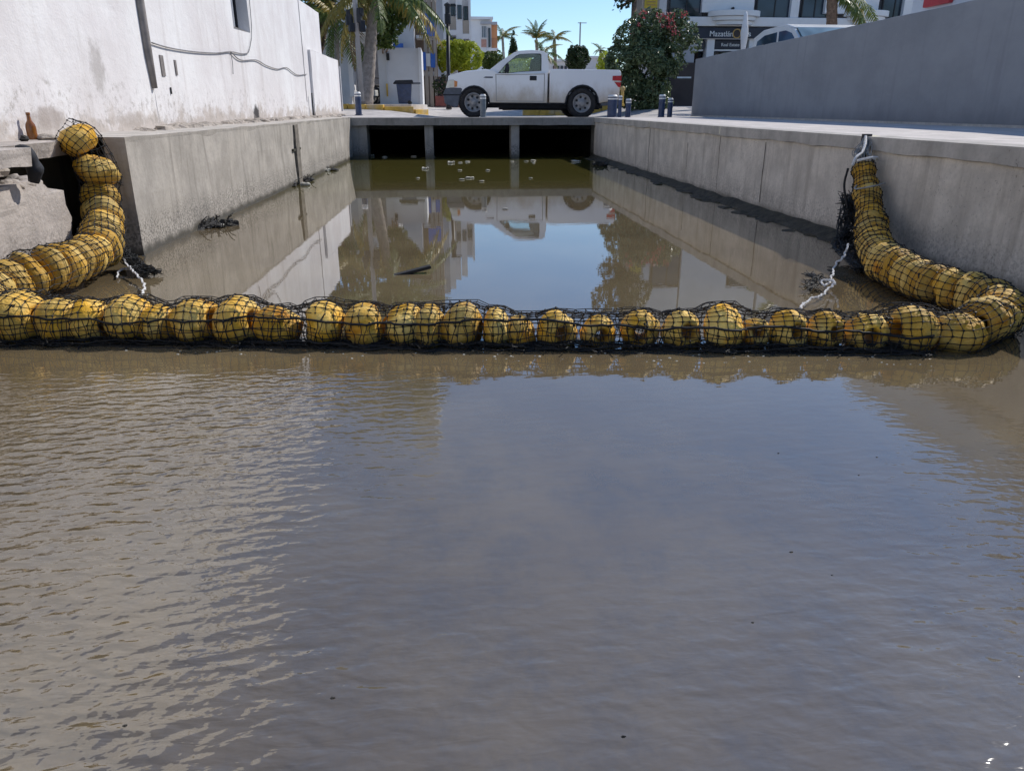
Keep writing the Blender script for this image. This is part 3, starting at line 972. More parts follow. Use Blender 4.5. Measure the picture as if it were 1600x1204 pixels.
# arc positions of the left-hand floats: flat ones packed on the water, fat ones up the wall
la = [.05, .21, .35, .49, .62, .74, .85, .955, 1.06, 1.165, 1.27, 1.385, 1.51, 1.65, 1.80, 1.96, 2.13, 2.36]
pts, LL = along(lp, [q / 2.45 * LL for q in la])
n_left = len(pts)
for i, (c, tn) in enumerate(pts):
    tilt = Vector((frnd.uniform(-.25, .25), frnd.uniform(-.25, .25), frnd.uniform(-.25, .25))) * (1.7 if i > 12 else 1)
    sR = frnd.uniform(1.0, 1.14); th = .95
    if i < 4: th = 1.05
    if 4 <= i < 13: th = frnd.uniform(.72, .85)
    if i >= 13: th = frnd.uniform(1.06, 1.2); sR = frnd.uniform(1.04, 1.16)
    if i == n_left - 1:
        tn = Vector((-.5, -.2, .85)); th = 1.1; sR = 1.02
    k = n_left - i
    put_float(c, tn + tilt, (sR, sR * frnd.uniform(.92, 1.04), th),
              'weathered yellow ring float of the left boom end, %s from its top' % ORD[k - 1], 'yellow floats of the left boom end')

RIGHTP = [(2.60, 3.30, .11), (2.82, 3.46, .11), (2.93, 3.70, .12), (2.87, 3.96, .12), (2.84, 4.25, .13), (2.90, 4.62, .13), (3.02, 4.95, .14), (3.13, 5.22, .17), (3.24, 5.48, .27), (3.31, 5.70, .42), (3.36, 5.88, .57), (3.38, 5.97, .68)]
rp = crom(RIGHTP, 10)
_, LR = along(rp, [0])
n_right = 25
pts, LR = along(rp, [LR * (i + .3) / n_right for i in range(n_right)])
for i, (c, tn) in enumerate(pts):
    tilt = Vector((frnd.uniform(-.28, .28), frnd.uniform(-.28, .28), frnd.uniform(-.28, .28)))
    f = i / (n_right - 1)
    sR = (1.0 - .26 * sm(.55, 1, f)) * frnd.uniform(.9, 1.05)
    k = n_right - i
    put_float(c, tn + tilt, (sR, sR * frnd.uniform(.92, 1.05), frnd.uniform(.72, .9)),
              'darker yellow ring float of the right boom end, %s from its top' % ORD[k - 1], 'yellow floats of the right boom end')

# ---- the net that holds them: strands laid over the real floats
allv = []; allf = []
for Mx, me in BV:
    b0 = len(allv)
    allv += [Mx @ v_.co for v_ in me.vertices]
    allf += [tuple(i + b0 for i in p.vertices) for p in me.polygons]
bvh = BVHTree.FromPolygons(allv, allf)

front_path = [Vector((c.x, c.y, .10)) for c, R in FR_C]
full = [p for p in reversed(lp)] + front_path[0:1] + front_path[1:] + rp
# smooth and resample
full = crom([full[i] for i in range(0, len(full))], 3)
_, FL = along(full, [0])
step = .043
nS = int(FL / step); nT = 20
fr, _ = along(full, [FL * i / nS for i in range(nS + 1)])
# soften the tangents
tg = [f[1] for f in fr]
for _k in range(3):
    tg = [(tg[max(i - 1, 0)] + tg[i] * 2 + tg[min(i + 1, len(tg) - 1)]).normalized() for i in range(len(tg))]
cen = [f[0] for f in fr]
u = Vector((0, 0, 1)); frames = []
u = Vector((1, 0, 0))
for tv in tg:
    u = (u - tv * u.dot(tv)).normalized(); frames.append((u.copy(), tv.cross(u)))
hit = []
for i in range(nS + 1):
    row = []
    for j in range(nT):
        a = 2 * math.pi * j / nT
        d = frames[i][0] * math.cos(a) + frames[i][1] * math.sin(a)
        o_ = cen[i] + d * .24
        r_ = bvh.ray_cast(o_, -d, .24)
        row.append(.24 - r_[3] if r_[0] is not None else 0.0)
    hit.append(row)
rad = [[0] * nT for _ in range(nS + 1)]
for i in range(nS + 1):
    for j in range(nT):
        best = .045
        for di in range(-4, 5):
            ii = i + di
            if 0 <= ii <= nS:
                for dj in (-1, 0, 1):
                    best = max(best, hit[ii][(j + dj) % nT] - abs(di) * .0125 - abs(dj) * .012)
        rad[i][j] = max(best, hit[i][j]) + .005
NV = []
nr = random.Random(4)
for i in range(nS + 1):
    for j in range(nT):
        sk = .5 * (i % 2)
        a = 2 * math.pi * (j + .55 * math.sin(i * .13) + .25 * math.sin(i * .37)) / nT
        d = frames[i][0] * math.cos(a) + frames[i][1] * math.sin(a)
        p = cen[i] + d * (rad[i][j] + nr.uniform(-.001, .004)) + tg[i] * nr.uniform(-.007, .007)
        p += Vector((noise.noise(p * 6), noise.noise(p * 6 + Vector((9, 0, 0))), noise.noise(p * 6 + Vector((0, 9, 0))))) * .012
        NV.append(p)


def strand(mb, a, bq, r, n=4):
    mb.tube([a, bq], r, n, caps=False)


root = thing('boom_net', 'black knotted net sleeve wrapped round all the yellow floats across the canal', 'net', (0, 3.5, 0))
nm = MB()
for i in range(nS + 1):
    for j in range(nT):
        p = NV[i * nT + j]; q = NV[i * nT + (j + 1) % nT]
        mid = (p + q) / 2
        strand(nm, p, q, .0020)
        if i < nS:
            q2 = NV[(i + 1) * nT + j]
            strand(nm, p, q2, .0020)
        nm.box(p, (.0078, .0078, .0078), rz=i, rx=j)
nm.build('netting', M['net'], root)

# second, denser layer hung from the head rope over the front flank, bunched at the water
sk = MB(); head = []
rowsz = 6; prevrow = None
Xs = [-2.32 + .030 * i for i in range(int((2.30 + 2.32) / .030) + 1)]
for i, X in enumerate(Xs):
    k = min(range(len(FR_C)), key=lambda q: abs(FR_C[q][0].x - X))
    Yc = boomY(X)
    zt = .130 - .035 * sm(.2, 2.2, X) + .012 * math.sin(X * 5) + .006 * math.sin(X * 17)
    fade = sm(2.3, 1.2, X)
    # the front surface of the floats at this height
    col = []
    for r_ in range(rowsz):
        f = r_ / (rowsz - 1)
        z = zt * (1 - f) + .0 * f
        h_ = bvh.ray_cast(Vector((X, Yc - .4, z)), Vector((0, 1, 0)), .5)
        ys_ = (Yc - .4 + h_[3]) if h_[0] is not None else Yc - .06
        col.append([X + .010 * math.sin(i * 1.7 + r_) + .004 * nr.uniform(-1, 1), min(ys_ - .008, Yc - .085) - .022 * f, z + .004 * nr.uniform(-1, 1)])
    head.append(col)
for r_ in range(rowsz):        # keep the layer taut between floats
    ysv = [c[r_][1] for c in head]
    for i in range(len(Xs)):
        lo = max(0, i - 5); hi = min(len(Xs), i + 6)
        head[i][r_][1] = min(ysv[k2] + .012 * abs(k2 - i) for k2 in range(lo, hi))
for i in range(len(Xs)):
    for r_ in range(rowsz):
        p = Vector(head[i][r_])
        if r_ < rowsz - 1: strand(sk, p, Vector(head[i][r_ + 1]), .0021)
        if i < len(Xs) - 1 and r_ % 2 == 0: strand(sk, p, Vector(head[i + 1][r_]), .0021)
sk.build('outer_net_layer', M['net'], root)
m = MB(); m.tube([Vector(h_[0]) + Vector((0, -.003, .002 * math.sin(k2))) for k2, h_ in enumerate(head)], .0058, 6)
m.build('head_rope', M['net'], root, smooth=True)
m = MB()
bn = random.Random(9)
for lane in range(10):
    ln = []; ph = bn.uniform(0, 6); yo = bn.uniform(-.05, .035); zo = bn.uniform(0, .030)
    for i, X in enumerate(Xs):
        base = head[i][rowsz - 1]
        ln.append(Vector((X, base[1] + yo + .014 * math.sin(i * .17 + ph) + bn.uniform(-.005, .005), max(.001, zo + .010 * math.sin(i * .23 + ph * 2) + bn.uniform(-.006, .006)))))
    m.tube(ln, .0042, 4)
for i in range(0, len(Xs) * 2):
    k2 = bn.randrange(len(Xs)); base = head[k2][rowsz - 1]
    a_ = Vector((base[0] + bn.uniform(-.02, .02), base[1] + bn.uniform(-.06, .03), bn.uniform(0, .035)))
    m.tube([a_, a_ + Vector((bn.uniform(-.03, .03), bn.uniform(-.04, .04), bn.uniform(-.02, .02)))], .0035, 4)
m.build('bunched_net', M['netbunch'], root)
# loose apron of net trailing behind the floats
ap = MB(); rows = 6
A = []
for i, X in enumerate([-2.1 + .045 * k for k in range(int(4.9 / .045))]):
    Yc = boomY(X)
    ztop = .0
    hz = [bvh.ray_cast(Vector((X + dx_, Yc + .03, .6)), Vector((0, 0, -1)), .6) for dx_ in (-.05, 0, .05)]
    ztop = max([.6 - q[3] for q in hz if q[0] is not None] + [.15])
    A.append([Vector((X + .012 * nr.uniform(-1, 1), Yc + .03 + .05 * r_ + .006 * nr.uniform(-1, 1), max(.012, ztop + .004 - (.006 if r_ < 2 else .034 * (r_ - 1)) + .008 * math.sin(X * 9 + r_)))) for r_ in range(rows)])
for i in range(len(A)):
    for r_ in range(rows):
        if r_ < rows - 1: strand(ap, A[i][r_], A[i][r_ + 1], .0022)
        if i < len(A) - 1: strand(ap, A[i][r_], A[i + 1][r_], .0022)
ap.build('trailing_net', M['net'], root)
m = MB(); cr = random.Random(44)
for k in range(150):
    p = NV[cr.randrange(len(NV))]
    if p.z < .03 and cr.random() < .5: continue
    for q_ in range(cr.randint(1, 3)):
        d_ = Vector((cr.uniform(-1, 1), cr.uniform(-1, 1), cr.uniform(-1.2, .3))).normalized() * cr.uniform(.015, .05)
        o_ = p + Vector((cr.uniform(-.02, .02), cr.uniform(-.02, .02), cr.uniform(-.01, .01)))
        m.tube([o_, o_ + d_ * .5 + Vector((0, 0, -.006)), o_ + d_], [.0035, .004, .0015], 4)
m.build('caught_weed', M['debris'], root)['kind'] = 'stuff'

# tie at the right wall: grey frayed netting and white rope up to the joint
t = thing('boom_tie', 'frayed grey net and white rope tying the right boom end to the wall joint', 'rope tie', (3.44, 6.1, .7))
m = MB(); rr_ = random.Random(2)
for k in range(46):
    a0 = Vector((3.47, 6.14, .86)) + Vector((rr_.uniform(-.02, .02), rr_.uniform(-.03, .03), rr_.uniform(-.05, .02)))
    a2 = Vector((3.37, 5.99, .70)) + Vector((rr_.uniform(-.06, .06), rr_.uniform(-.06, .06), rr_.uniform(-.02, .05)))
    a1 = (a0 + a2) / 2 + Vector((rr_.uniform(-.05, .02), rr_.uniform(-.05, .05), rr_.uniform(-.03, .03)))
    m.tube(crom([a0, a1, a2], 5), .0035, 4)
m.build('frayed_net', M['greynet'], t)
m = MB(); m.tube(crom([(3.47, 6.16, .875), (3.42, 6.06, .82), (3.36, 5.98, .76), (3.28, 5.92, .72), (3.25, 5.90, .66)], 6), .011, 7)
m.tube(crom([(3.26, 5.86, .70), (3.36, 5.80, .73), (3.45, 5.90, .71), (3.42, 6.0, .70)], 6), .010, 7)
m.build('white_rope', M['rope'], t, smooth=True)
MB().tube(crom([(3.24, 5.77, .52), (3.20, 5.70, .50), (3.32, 5.62, .535), (3.44, 5.72, .54)], 6), .007, 6).build('band_rope', M['greynet'], t, smooth=True)
MB().tube(crom([(3.23, 5.92, .64), (3.21, 5.90, .50), (3.22, 5.80, .30), (3.17, 5.75, .14), (3.1, 5.6, .05)], 8), .009, 6).build('black_rope', M['net'], t, smooth=True)

# white ropes lying over the water
def rope(name, pts_, r, label, seed):
    p = crom(pts_, 22)
    rn = random.Random(seed)
    p = [a_ + Vector((noise.noise(Vector((i_ * .16, seed, 0))), noise.noise(Vector((i_ * .16, seed, 5))), abs(noise.noise(Vector((i_ * .13, seed, 9)))))) * .016 for i_, a_ in enumerate(p)]
    m = MB()
    for ph in (0, 2.1, 4.2):       # three laid strands
        q = []
        for i, a in enumerate(p):
            tn = (p[min(i + 1, len(p) - 1)] - p[max(i - 1, 0)]).normalized()
            s1 = tn.cross(Vector((0, 0, 1))).normalized(); s2 = tn.cross(s1)
            an = i * .55 + ph
            q.append(a + (s1 * math.cos(an) + s2 * math.sin(an)) * r * .62)
        m.tube(q, r * .5, 6)
    o = m.build(name, M['rope'], smooth=True, loc=p[len(p) // 2])
    return tag(o, label, 'rope')


rope('white_rope', [at(185, 393, Z=.12), at(197, 412, Z=.07), at(208, 424, Z=.05), at(221, 437, Z=.035), at(226, 450, Z=.03), at(221, 462, Z=.06)], .0065, 'white rope trailing from the left boom end down to the front floats', 1)
rope('white_rope', [at(183, 434, Z=.015), at(186, 424, Z=.02), at(194, 420, Z=.03), at(203, 421, Z=.03)], .006, 'short curl of white rope beside the longer rope on the left', 2)
rope('white_rope', [at(1326, 382, Z=.22), at(1318, 400, Z=.15), at(1303, 418, Z=.08), at(1300, 433, Z=.05), at(1290, 446, Z=.04), at(1283, 440, Z=.05), at(1296, 438, Z=.06), at(1304, 444, Z=.05), at(1293, 452, Z=.03), at(1284, 462, Z=.03), at(1268, 468, Z=.03), at(1256, 475, Z=.05), at(1250, 483, Z=.08)], .0065, 'looped white rope trailing from the right boom end to the front floats', 3)

# heaps of loose black net beside both boom ends
def netheap(pts_, label, seed, spread=.05, n=60, cross=30):
    rn = random.Random(seed); m = MB()
    for k in range(n):
        q = []
        for p in pts_:
            q.append(Vector(p) + Vector((rn.uniform(-1, 1) * spread, rn.uniform(-1, 1) * spread, rn.uniform(0, 1) * spread * .6)))
        m.tube(crom(q, 4), .0032, 4)
    for k in range(cross):
        c0 = Vector(pts_[rn.randrange(len(pts_))]).lerp(Vector(pts_[rn.randrange(len(pts_))]), rn.uniform(0, .6))
        q = [c0 + Vector((rn.uniform(-1, 1), rn.uniform(-1, 1), rn.uniform(0, .8))) * spread * 1.2 for _ in range(4)]
        m.tube(crom(q, 3), .0032, 4)
    return tag(m.build('loose_net', M['netbunch'], loc=Vector(pts_[len(pts_) // 2])), label, 'net')


netheap([at(188, 395, Z=.12), at(206, 412, Z=.05), at(224, 424, Z=.03), at(240, 430, Z=.01)], 'loose black net heap by the left white rope', 5, .055)
netheap([(3.30, 5.95, .40), (3.20, 5.72, .20), (3.06, 5.5, .07), (3.0, 5.2, .03), (2.92, 4.95, .01)], 'loose black net hanging under the right boom end into the water', 6, .075, 55, 60)
netheap([at(1262, 430, Z=.03), at(1280, 440, Z=.03), at(1262, 452, Z=.02)], 'small dark net tangle behind the looped white rope', 8, .045, 12, 14)

# ---- litter on the water
SCR = [(561, 243), (579, 242), (601, 244), (646.5, 243), (677, 243.5), (705, 252.7), (719, 252.7), (730, 251.4), (664.7, 262), (718.5, 264.5), (762, 264.8), (721, 279), (733, 276.6), (752, 281.8), (800, 250.9),
       (822, 250.5), (833, 249.5), (834, 253), (898, 250.9), (828.7, 277), (789, 325), (653, 277)]
SCR.sort()
kinds = {705: 'ring', 579: 'ring', 664.7: 'ring', 733: 'big', 898: 'big'}
rn = random.Random(12)
for i, (px, py) in enumerate(SCR):
    p = at(px, py + 2, Z=0)
    kd = kinds.get(px, 'lump'); s = p.y / 17 * .5
    m = MB()
    if kd == 'ring':
        pts_ = [p + Vector((math.cos(a) * .13, math.sin(a) * .2, .03 + .02 * math.sin(3 * a))) * s for a in [k * math.pi / 6 for k in range(11)]]
        m.tube(pts_, .035 * s, 6)
        txt = 'ring-shaped white foam scrap'
    else:
        r = (.17 if kd == 'big' else rn.uniform(.06, .11)) * s
        m.blob(p + Vector((0, 0, .01)), (r * 1.25, r * .8, r * .30), i, .9, 1.6, 8, 5)
        m.blob(p + Vector((r * .8, .02, .01)), (r * .6, r * .45, r * .22), i + 40, .8, 1.6, 7, 5)
        txt = 'largest white foam lump' if px == 733 else ('bright white foam lump by the right wall' if kd == 'big' else 'small white foam scrap')
    tag(m.build('foam_scrap', M['foam'], smooth=True, loc=p), '%s floating before the bridge, %s from the left' % (txt, ORD[i]), 'foam scrap', 'white foam scraps floating before the bridge')

# dark plank sticking out of the water
a = at(616, 431, Z=-.01); bq = a + Vector((.255, .05, .052))
m = MB(); dirv = (bq - a); L_ = dirv.length
m.box((a + bq) / 2, (L_, .055, .022), rz=math.atan2(dirv.y, dirv.x), ry=-math.asin(dirv.z / L_))
tag(m.build('driftwood_plank', M['wood'], bevel=.004, loc=a), 'black wet plank end slanting out of the water in mid canal', 'plank')

# black weed and litter clumps along the walls
def clump(px, py, wpx, label, seed, extra=()):
    p = at(px, py, Z=0); k = p.y / F_PX
    rn = random.Random(seed)
    t = thing('debris_clump', label, 'debris', p, 'black debris clumps along the canal walls')
    m = MB()
    for i in range(9):
        q = p + Vector((rn.uniform(-.5, .5) * wpx * k, rn.uniform(-.12, .12), rn.uniform(-.01, .03)))
        m.blob(q, (rn.uniform(.04, .10), rn.uniform(.04, .10), rn.uniform(.02, .06)), seed + i, .7, 2, 7, 5)
    m.build('weed', M['debris'], t)
    m = MB()
    for i in range(34):
        q = p + Vector((rn.uniform(-.5, .5) * wpx * k, rn.uniform(-.15, .15), 0.01))
        d = Vector((rn.uniform(-1, 1), rn.uniform(-1, 1), rn.uniform(.0, 1.1))) * rn.uniform(.05, .13)
        m.tube([q, q + d * .6 + Vector((0, 0, .02)), q + d], .005, 4)
    m.build('twigs', M['debris'], t)
    for (dx, dy, s) in extra:
        m = MB(); m.blob(p + Vector((dx, dy, .02)), (s * 1.6, s, s * .6), seed + 77, .4, 1.5, 7, 5); m.build('pale_scrap', M['foam'], t)
    return t


clump(290, 356, 60, 'black weed clump with a pale scrap by the left wall, nearest to the boom', 1, ((-.2, -.08, .045), (.16, -.02, .02)))
clump(333, 354, 50, 'thin string of dark debris trailing right of the nearest left clump', 2, ((.1, -.05, .025),))
clump(447, 290, 34, 'twiggy black debris clump halfway along the left wall', 3, ((.28, 0, .05),))
clump(470, 283, 26, 'low dark plank-like debris right of the twiggy clump at the left wall', 4)
clump(504, 267, 30, 'farthest black debris clump along the left wall', 5, ((.05, -.05, .06),))
clump(938, 259, 16, 'black debris at the foot of the right wall, nearest the bridge', 6)

# ================================================================== PICKUP TRUCK
def wheel(parent, cx, cy, cz, r, wdt, side, nholes=7):
    """side -1: outer face towards -y"""
    o = MB()
    prof = [(r * .62, -wdt * .42), (r * .80, -wdt * .5), (r * .93, -wdt * .46), (r, -wdt * .36), (r, wdt * .36), (r * .93, wdt * .46), (r * .80, wdt * .5), (r * .62, wdt * .42)]
    o.lathe(prof, (cx, cy, cz), 'y', 36, closed=True)
    for k in range(36):                 # tread blocks
        a = 2 * math.pi * k / 36
        for sy in (-.24, .24):
            o.box((cx + r * 1.0 * math.cos(a), cy + sy * wdt, cz + r * 1.0 * math.sin(a)), (.012, wdt * .34, r * .10), ry=-a)
    wh = o.build('wheel', M['rubber'], parent, smooth=True)
    m = MB()
    f = side * wdt
    m.lathe([(r * .64, -f * .4), (r * .64, f * .44), (r * .59, f * .47), (r * .55, f * .40), (r * .50, f * .28), (r * .26, f * .30), (r * .22, f * .40), (r * .15, f * .46), (.001, f * .46)], (cx, cy, cz), 'y', 32)
    rm = m.build('rim', M['rim'], wh, smooth=True)
    m = MB()
    for k in range(nholes):
        a = 2 * math.pi * k / nholes
        m.lathe([(r * .085, f * .30), (r * .085, f * .335), (.001, f * .337)], (cx + r * .40 * math.cos(a), cy, cz + r * .40 * math.sin(a)), 'y', 10)
        tag(m.build('rim_hole', M['dark'], wh), None); m = MB()
    return wh


def build_truck():
    S = .89
    Xp = lambda x: (x - 150) / 260 * S
    Zp = lambda y: (918 - y) / 278 * S
    W = 1.93 * S
    t = thing('pickup_truck', 'dusty white single cab pickup truck parked across the bridge, facing left', 'pickup truck', (0, 0, 0))
    P = lambda L_: [(Xp(a), Zp(c_)) for a, c_ in L_]

    def arch(cx, cz, r, n=10):
        return [(cx + r * math.cos(math.pi - math.pi * k / n), cz + r * math.sin(math.pi - math.pi * k / n)) for k in range(n + 1)]

    # front body: hood, fenders and cab tub, with the wheel arch cut out of the outline
    fa = arch(Xp(390), Zp(800), Xp(505) - Xp(390))
    low = P([(172, 690), (188, 640), (192, 600), (215, 588), (330, 566), (470, 552), (545, 556), (570, 575), (940, 570), (962, 560), (962, 800)])
    body = low + P([(505, 800)]) + [q for q in reversed(fa)][1:-1] + P([(278, 790), (290, 700)])
    for (y0, y1, nm_) in ((0, .22 * S, 'fender_side'), (W - .22 * S, W, 'fender_side')):
        pass
    MB().prism(body, 'y', .0, .20).build('body_side', M['truck'], t, bevel=.03)
    MB().prism(body, 'y', W - .20, W).build('body_side', M['truck'], t, bevel=.03)
    # hood and nose between the fenders
    hood = P([(176, 690), (188, 640), (196, 592), (330, 556), (480, 542), (545, 548), (545, 640), (176, 700)])
    MB().prism(hood, 'y', .15, W - .15).build('hood', M['truck'], t, bevel=.04)
    MB().prism(P([(300, 640), (940, 640), (940, 790), (510, 790), (500, 660), (300, 660)]), 'y', .2, W - .2).build('floor_tub', M['blackplastic'], t)
    # greenhouse: side frames with real window openings
    outer = P([(500, 556), (590, 486), (700, 414), (740, 402), (840, 396), (935, 404), (955, 425), (968, 480), (974, 566), (800, 575), (620, 575), (555, 572)])
    inner = P([(578, 572), (640, 500), (715, 440), (745, 426), (830, 422), (900, 421), (911, 426), (914, 470), (914, 552), (810, 558), (735, 562), (640, 576)])
    for (y0, y1) in ((.075, .125), (W - .125, W - .075)):
        MB().ring(outer, inner, 'y', y0, y1).build('cab_frame', M['truck'], t, bevel=.012)
        ym = (y0 + y1) / 2
        pn = MB().prism(inner, 'y', ym - .004, ym + .004).build('side_window', M['glass'], t)
        fr_ = MB().ring(inner, [(a + (Xp(790) - a) * .035, c_ + (Zp(500) - c_) * .05) for a, c_ in inner], 'y', y0 - .003, y1 + .003).build('window_seal', M['blackplastic'], pn)
    roof = P([(690, 418), (740, 400), (840, 393), (935, 401), (960, 428), (955, 440), (935, 416), (840, 408), (745, 416), (700, 430)])
    MB().prism(roof, 'y', .10, W - .10).build('roof', M['truck'], t, bevel=.02)
    MB().prism(P([(505, 552), (700, 416), (706, 420), (512, 556)]), 'y', .13, W - .13).build('windshield', M['glass'], t)
    bk = MB().ring([(.12, Zp(566)), (W - .12, Zp(566)), (W - .15, Zp(415)), (.15, Zp(415))], [(.28, Zp(550)), (W - .28, Zp(550)), (W - .30, Zp(440)), (.30, Zp(440))], 'x', Xp(950), Xp(964)).build('cab_back', M['truck'], t)
    MB().bx(Xp(956), Xp(958), .27, W - .27, Zp(552), Zp(438)).build('rear_window', M['glass'], bk)
    MB().prism(P([(545, 560), (600, 560), (610, 600), (545, 640)]), 'y', .14, W - .14).build('dashboard', M['seat'], t)
    MB().prism(P([(800, 640), (930, 640), (930, 470), (905, 440), (870, 440), (850, 560), (800, 590)]), 'y', .2, .75).build('seat', M['seat'], t, bevel=.03)
    MB().prism(P([(800, 640), (930, 640), (930, 470), (905, 440), (870, 440), (850, 560), (800, 590)]), 'y', W - .75, W - .2).build('seat', M['seat'], t, bevel=.03)
    MB().lathe([(.17, -.012), (.185, 0), (.17, .012), (.155, 0)], (Xp(655), W - .5, Zp(570)), 'x', 20, closed=True).build('steering_wheel', M['blackplastic'], t)
    # door seams and handle, fender badge
    dr = MB().ring(P([(556, 580), (640, 582), (940, 574), (940, 700), (938, 792), (560, 792)]), P([(562, 586), (640, 588), (934, 580), (934, 700), (932, 786), (566, 786)]), 'y', -.0015, .004).build('door', mat('door gap', (.35, .33, .30), .7, .1, 6), t)
    MB().prism(P([(822, 592), (876, 592), (876, 627), (822, 627)]), 'y', -.012, .01).build('handle', M['blackplastic'], dr, bevel=.008)
    MB().prism(P([(822, 592), (876, 592), (876, 627), (822, 627)]), 'y', W - .01, W + .012).build('handle', M['blackplastic'], dr, bevel=.008)
    MB().prism(P([(462, 608), (480, 600), (535, 600), (535, 612), (480, 612)]), 'y', -.006, .01).build('fender_badge', M['greyplastic'], t)
    # mirrors
    for (y0, y1) in ((-.17, -.03), (W + .03, W + .17)):
        mr = MB().prism(P([(632, 505), (655, 498), (662, 540), (655, 574), (632, 570)]), 'y', y0, y1).build('mirror', M['blackplastic'], t, bevel=.02)
        MB().bx(Xp(640), Xp(656), min(abs(y1), .03) * (1 if y0 > 0 else -1) if False else (y1 if y0 < 0 else W), (.08 if y0 < 0 else y0), Zp(566), Zp(552)).build('mirror_arm', M['blackplastic'], mr)
    # bed
    ra = arch(Xp(1238), Zp(800), Xp(1365) - Xp(1238))
    bed = P([(978, 800), (978, 541), (1000, 538), (1525, 540), (1541, 560), (1536, 640), (1530, 770)]) + P([(1372, 800)]) + [q for q in reversed(ra)][1:-1] + P([(1104, 800)])
    MB().prism(bed, 'y', 0.0, .09).build('bed_side', M['truck'], t, bevel=.02)
    MB().prism(bed, 'y', W - .09, W).build('bed_side', M['truck'], t, bevel=.02)
    MB().bx(Xp(978), Xp(990), .09, W - .09, Zp(760), Zp(545)).build('bed_front', M['truck'], t)
    MB().bx(Xp(1520), Xp(1538), .09, W - .09, Zp(760), Zp(546)).build('tailgate', M['truck'], t, bevel=.01)
    MB().bx(Xp(990), Xp(1520), .09, W - .09, Zp(735), Zp(715)).build('bed_floor', M['bed_liner'], t)
    MB().prism(P([(1108, 820), (1125, 660), (1350, 660), (1365, 820), (1330, 800), (1330, 690), (1140, 690), (1140, 800)]), 'y', .10, .5).build('wheel_well', M['blackplastic'], t)
    # dark arch liners: open half rings
    for cx_, r_ in ((390, Xp(505) - Xp(390)), (1238, Xp(1365) - Xp(1238))):
        a = arch(Xp(cx_), Zp(800), r_); a = arch(Xp(cx_), Zp(800), r_ + .03); a2 = arch(Xp(cx_), Zp(800), r_ - .004)
        m = MB(); n = len(a)
        m.prism(a + list(reversed(a2)), 'y', -.012, .35)
        m.build('arch_trim', M['blackplastic'], t)
        m = MB(); m.prism(a + list(reversed(a2)), 'y', W - .35, W + .012); m.build('arch_trim', M['blackplastic'], t)
    # bumpers, grille, lamps
    fb = P([(150, 735), (170, 692), (205, 684), (292, 686), (300, 700), (284, 760), (262, 836), (235, 842), (160, 812)])
    MB().prism(fb, 'y', -.008, W + .008).build('front_bumper', M['greyplastic'], t, bevel=.03)
    MB().prism(P([(149, 738), (285, 738), (280, 748), (150, 748)]), 'y', -.013, W + .013).build('bumper_strip', M['blackplastic'], t)
    MB().prism(P([(170, 686), (186, 632), (192, 632), (180, 690)]), 'y', .42, W - .42).build('grille', M['chrome'], t)
    for (y0, y1) in ((-.006, .40), (W - .40, W + .006)):
        hl = MB().prism(P([(176, 688), (186, 640), (196, 626), (236, 626), (236, 688)]), 'y', y0, y1).build('headlight', M['lampglass'], t, bevel=.012)
        yy = (y0, .05) if y0 < 0 else (W - .05, y1)
        MB().prism(P([(237, 632), (262, 640), (258, 680), (237, 684)]), 'y', *yy).build('turn_signal', M['amber'], hl)
    for (y0, y1) in ((-.007, .12), (W - .12, W + .007)):
        tl = MB().prism(P([(1472, 586), (1544, 584), (1543, 624), (1472, 622)]), 'y', y0, y1).build('tail_light', M['redlens'], t)
        MB().prism(P([(1484, 624), (1543, 626), (1542, 634), (1488, 632)]), 'y', y0, y1).build('reversing_lens', M['lampglass'], tl)
        MB().prism(P([(1488, 634), (1542, 636), (1538, 674), (1520, 672)]), 'y', y0, y1).build('lower_lens', M['redlens'], tl)
    MB().prism(P([(1380, 800), (1530, 768), (1552, 772), (1550, 812), (1400, 822)]), 'y', .06, W - .06).build('rear_bumper', M['greyplastic'], t, bevel=.02)
    # underside
    MB().bx(Xp(480), Xp(1420), .35, .50, Zp(842), Zp(806)).build('chassis_rail', M['blackplastic'], t)
    MB().bx(Xp(480), Xp(1420), W - .50, W - .35, Zp(842), Zp(806)).build('chassis_rail', M['blackplastic'], t)
    MB().bx(Xp(505), Xp(1110), .03, .10, Zp(808), Zp(798)).build('rocker_sill', M['blackplastic'], t)
    m = MB(); m.tube([(Xp(620), .55, Zp(850)), (Xp(760), .55, Zp(846)), (Xp(1100), .6, Zp(846)), (Xp(1400), .45, Zp(838))], .04, 8); m.build('exhaust_pipe', M['blackplastic'], t)
    MB().bx(Xp(600), Xp(700), .5, W - .5, Zp(856), Zp(806)).build('gearbox', M['blackplastic'], t)
    for cx_ in (385, 1238):
        MB().tube([(Xp(cx_), .1, Zp(818)), (Xp(cx_), W - .1, Zp(818))], .05, 8).build('axle', M['blackplastic'], t)
        for (cy, sd) in ((.12, -1), (W - .12, 1)):
            wheel(t, Xp(cx_), cy, 108 / 278 * S + .03, .386, .25, sd)
    m = MB(); m.tube([(Xp(622), W - .1, Zp(560)), (Xp(655), W - .05, Zp(350))], .006, 5); m.build('antenna', M['whitecap'], t)
    return t


tr = build_truck()
tr.location = (.05, 21.25, .838)
tr.rotation_euler = (0, math.radians(.35), math.radians(-1.0))

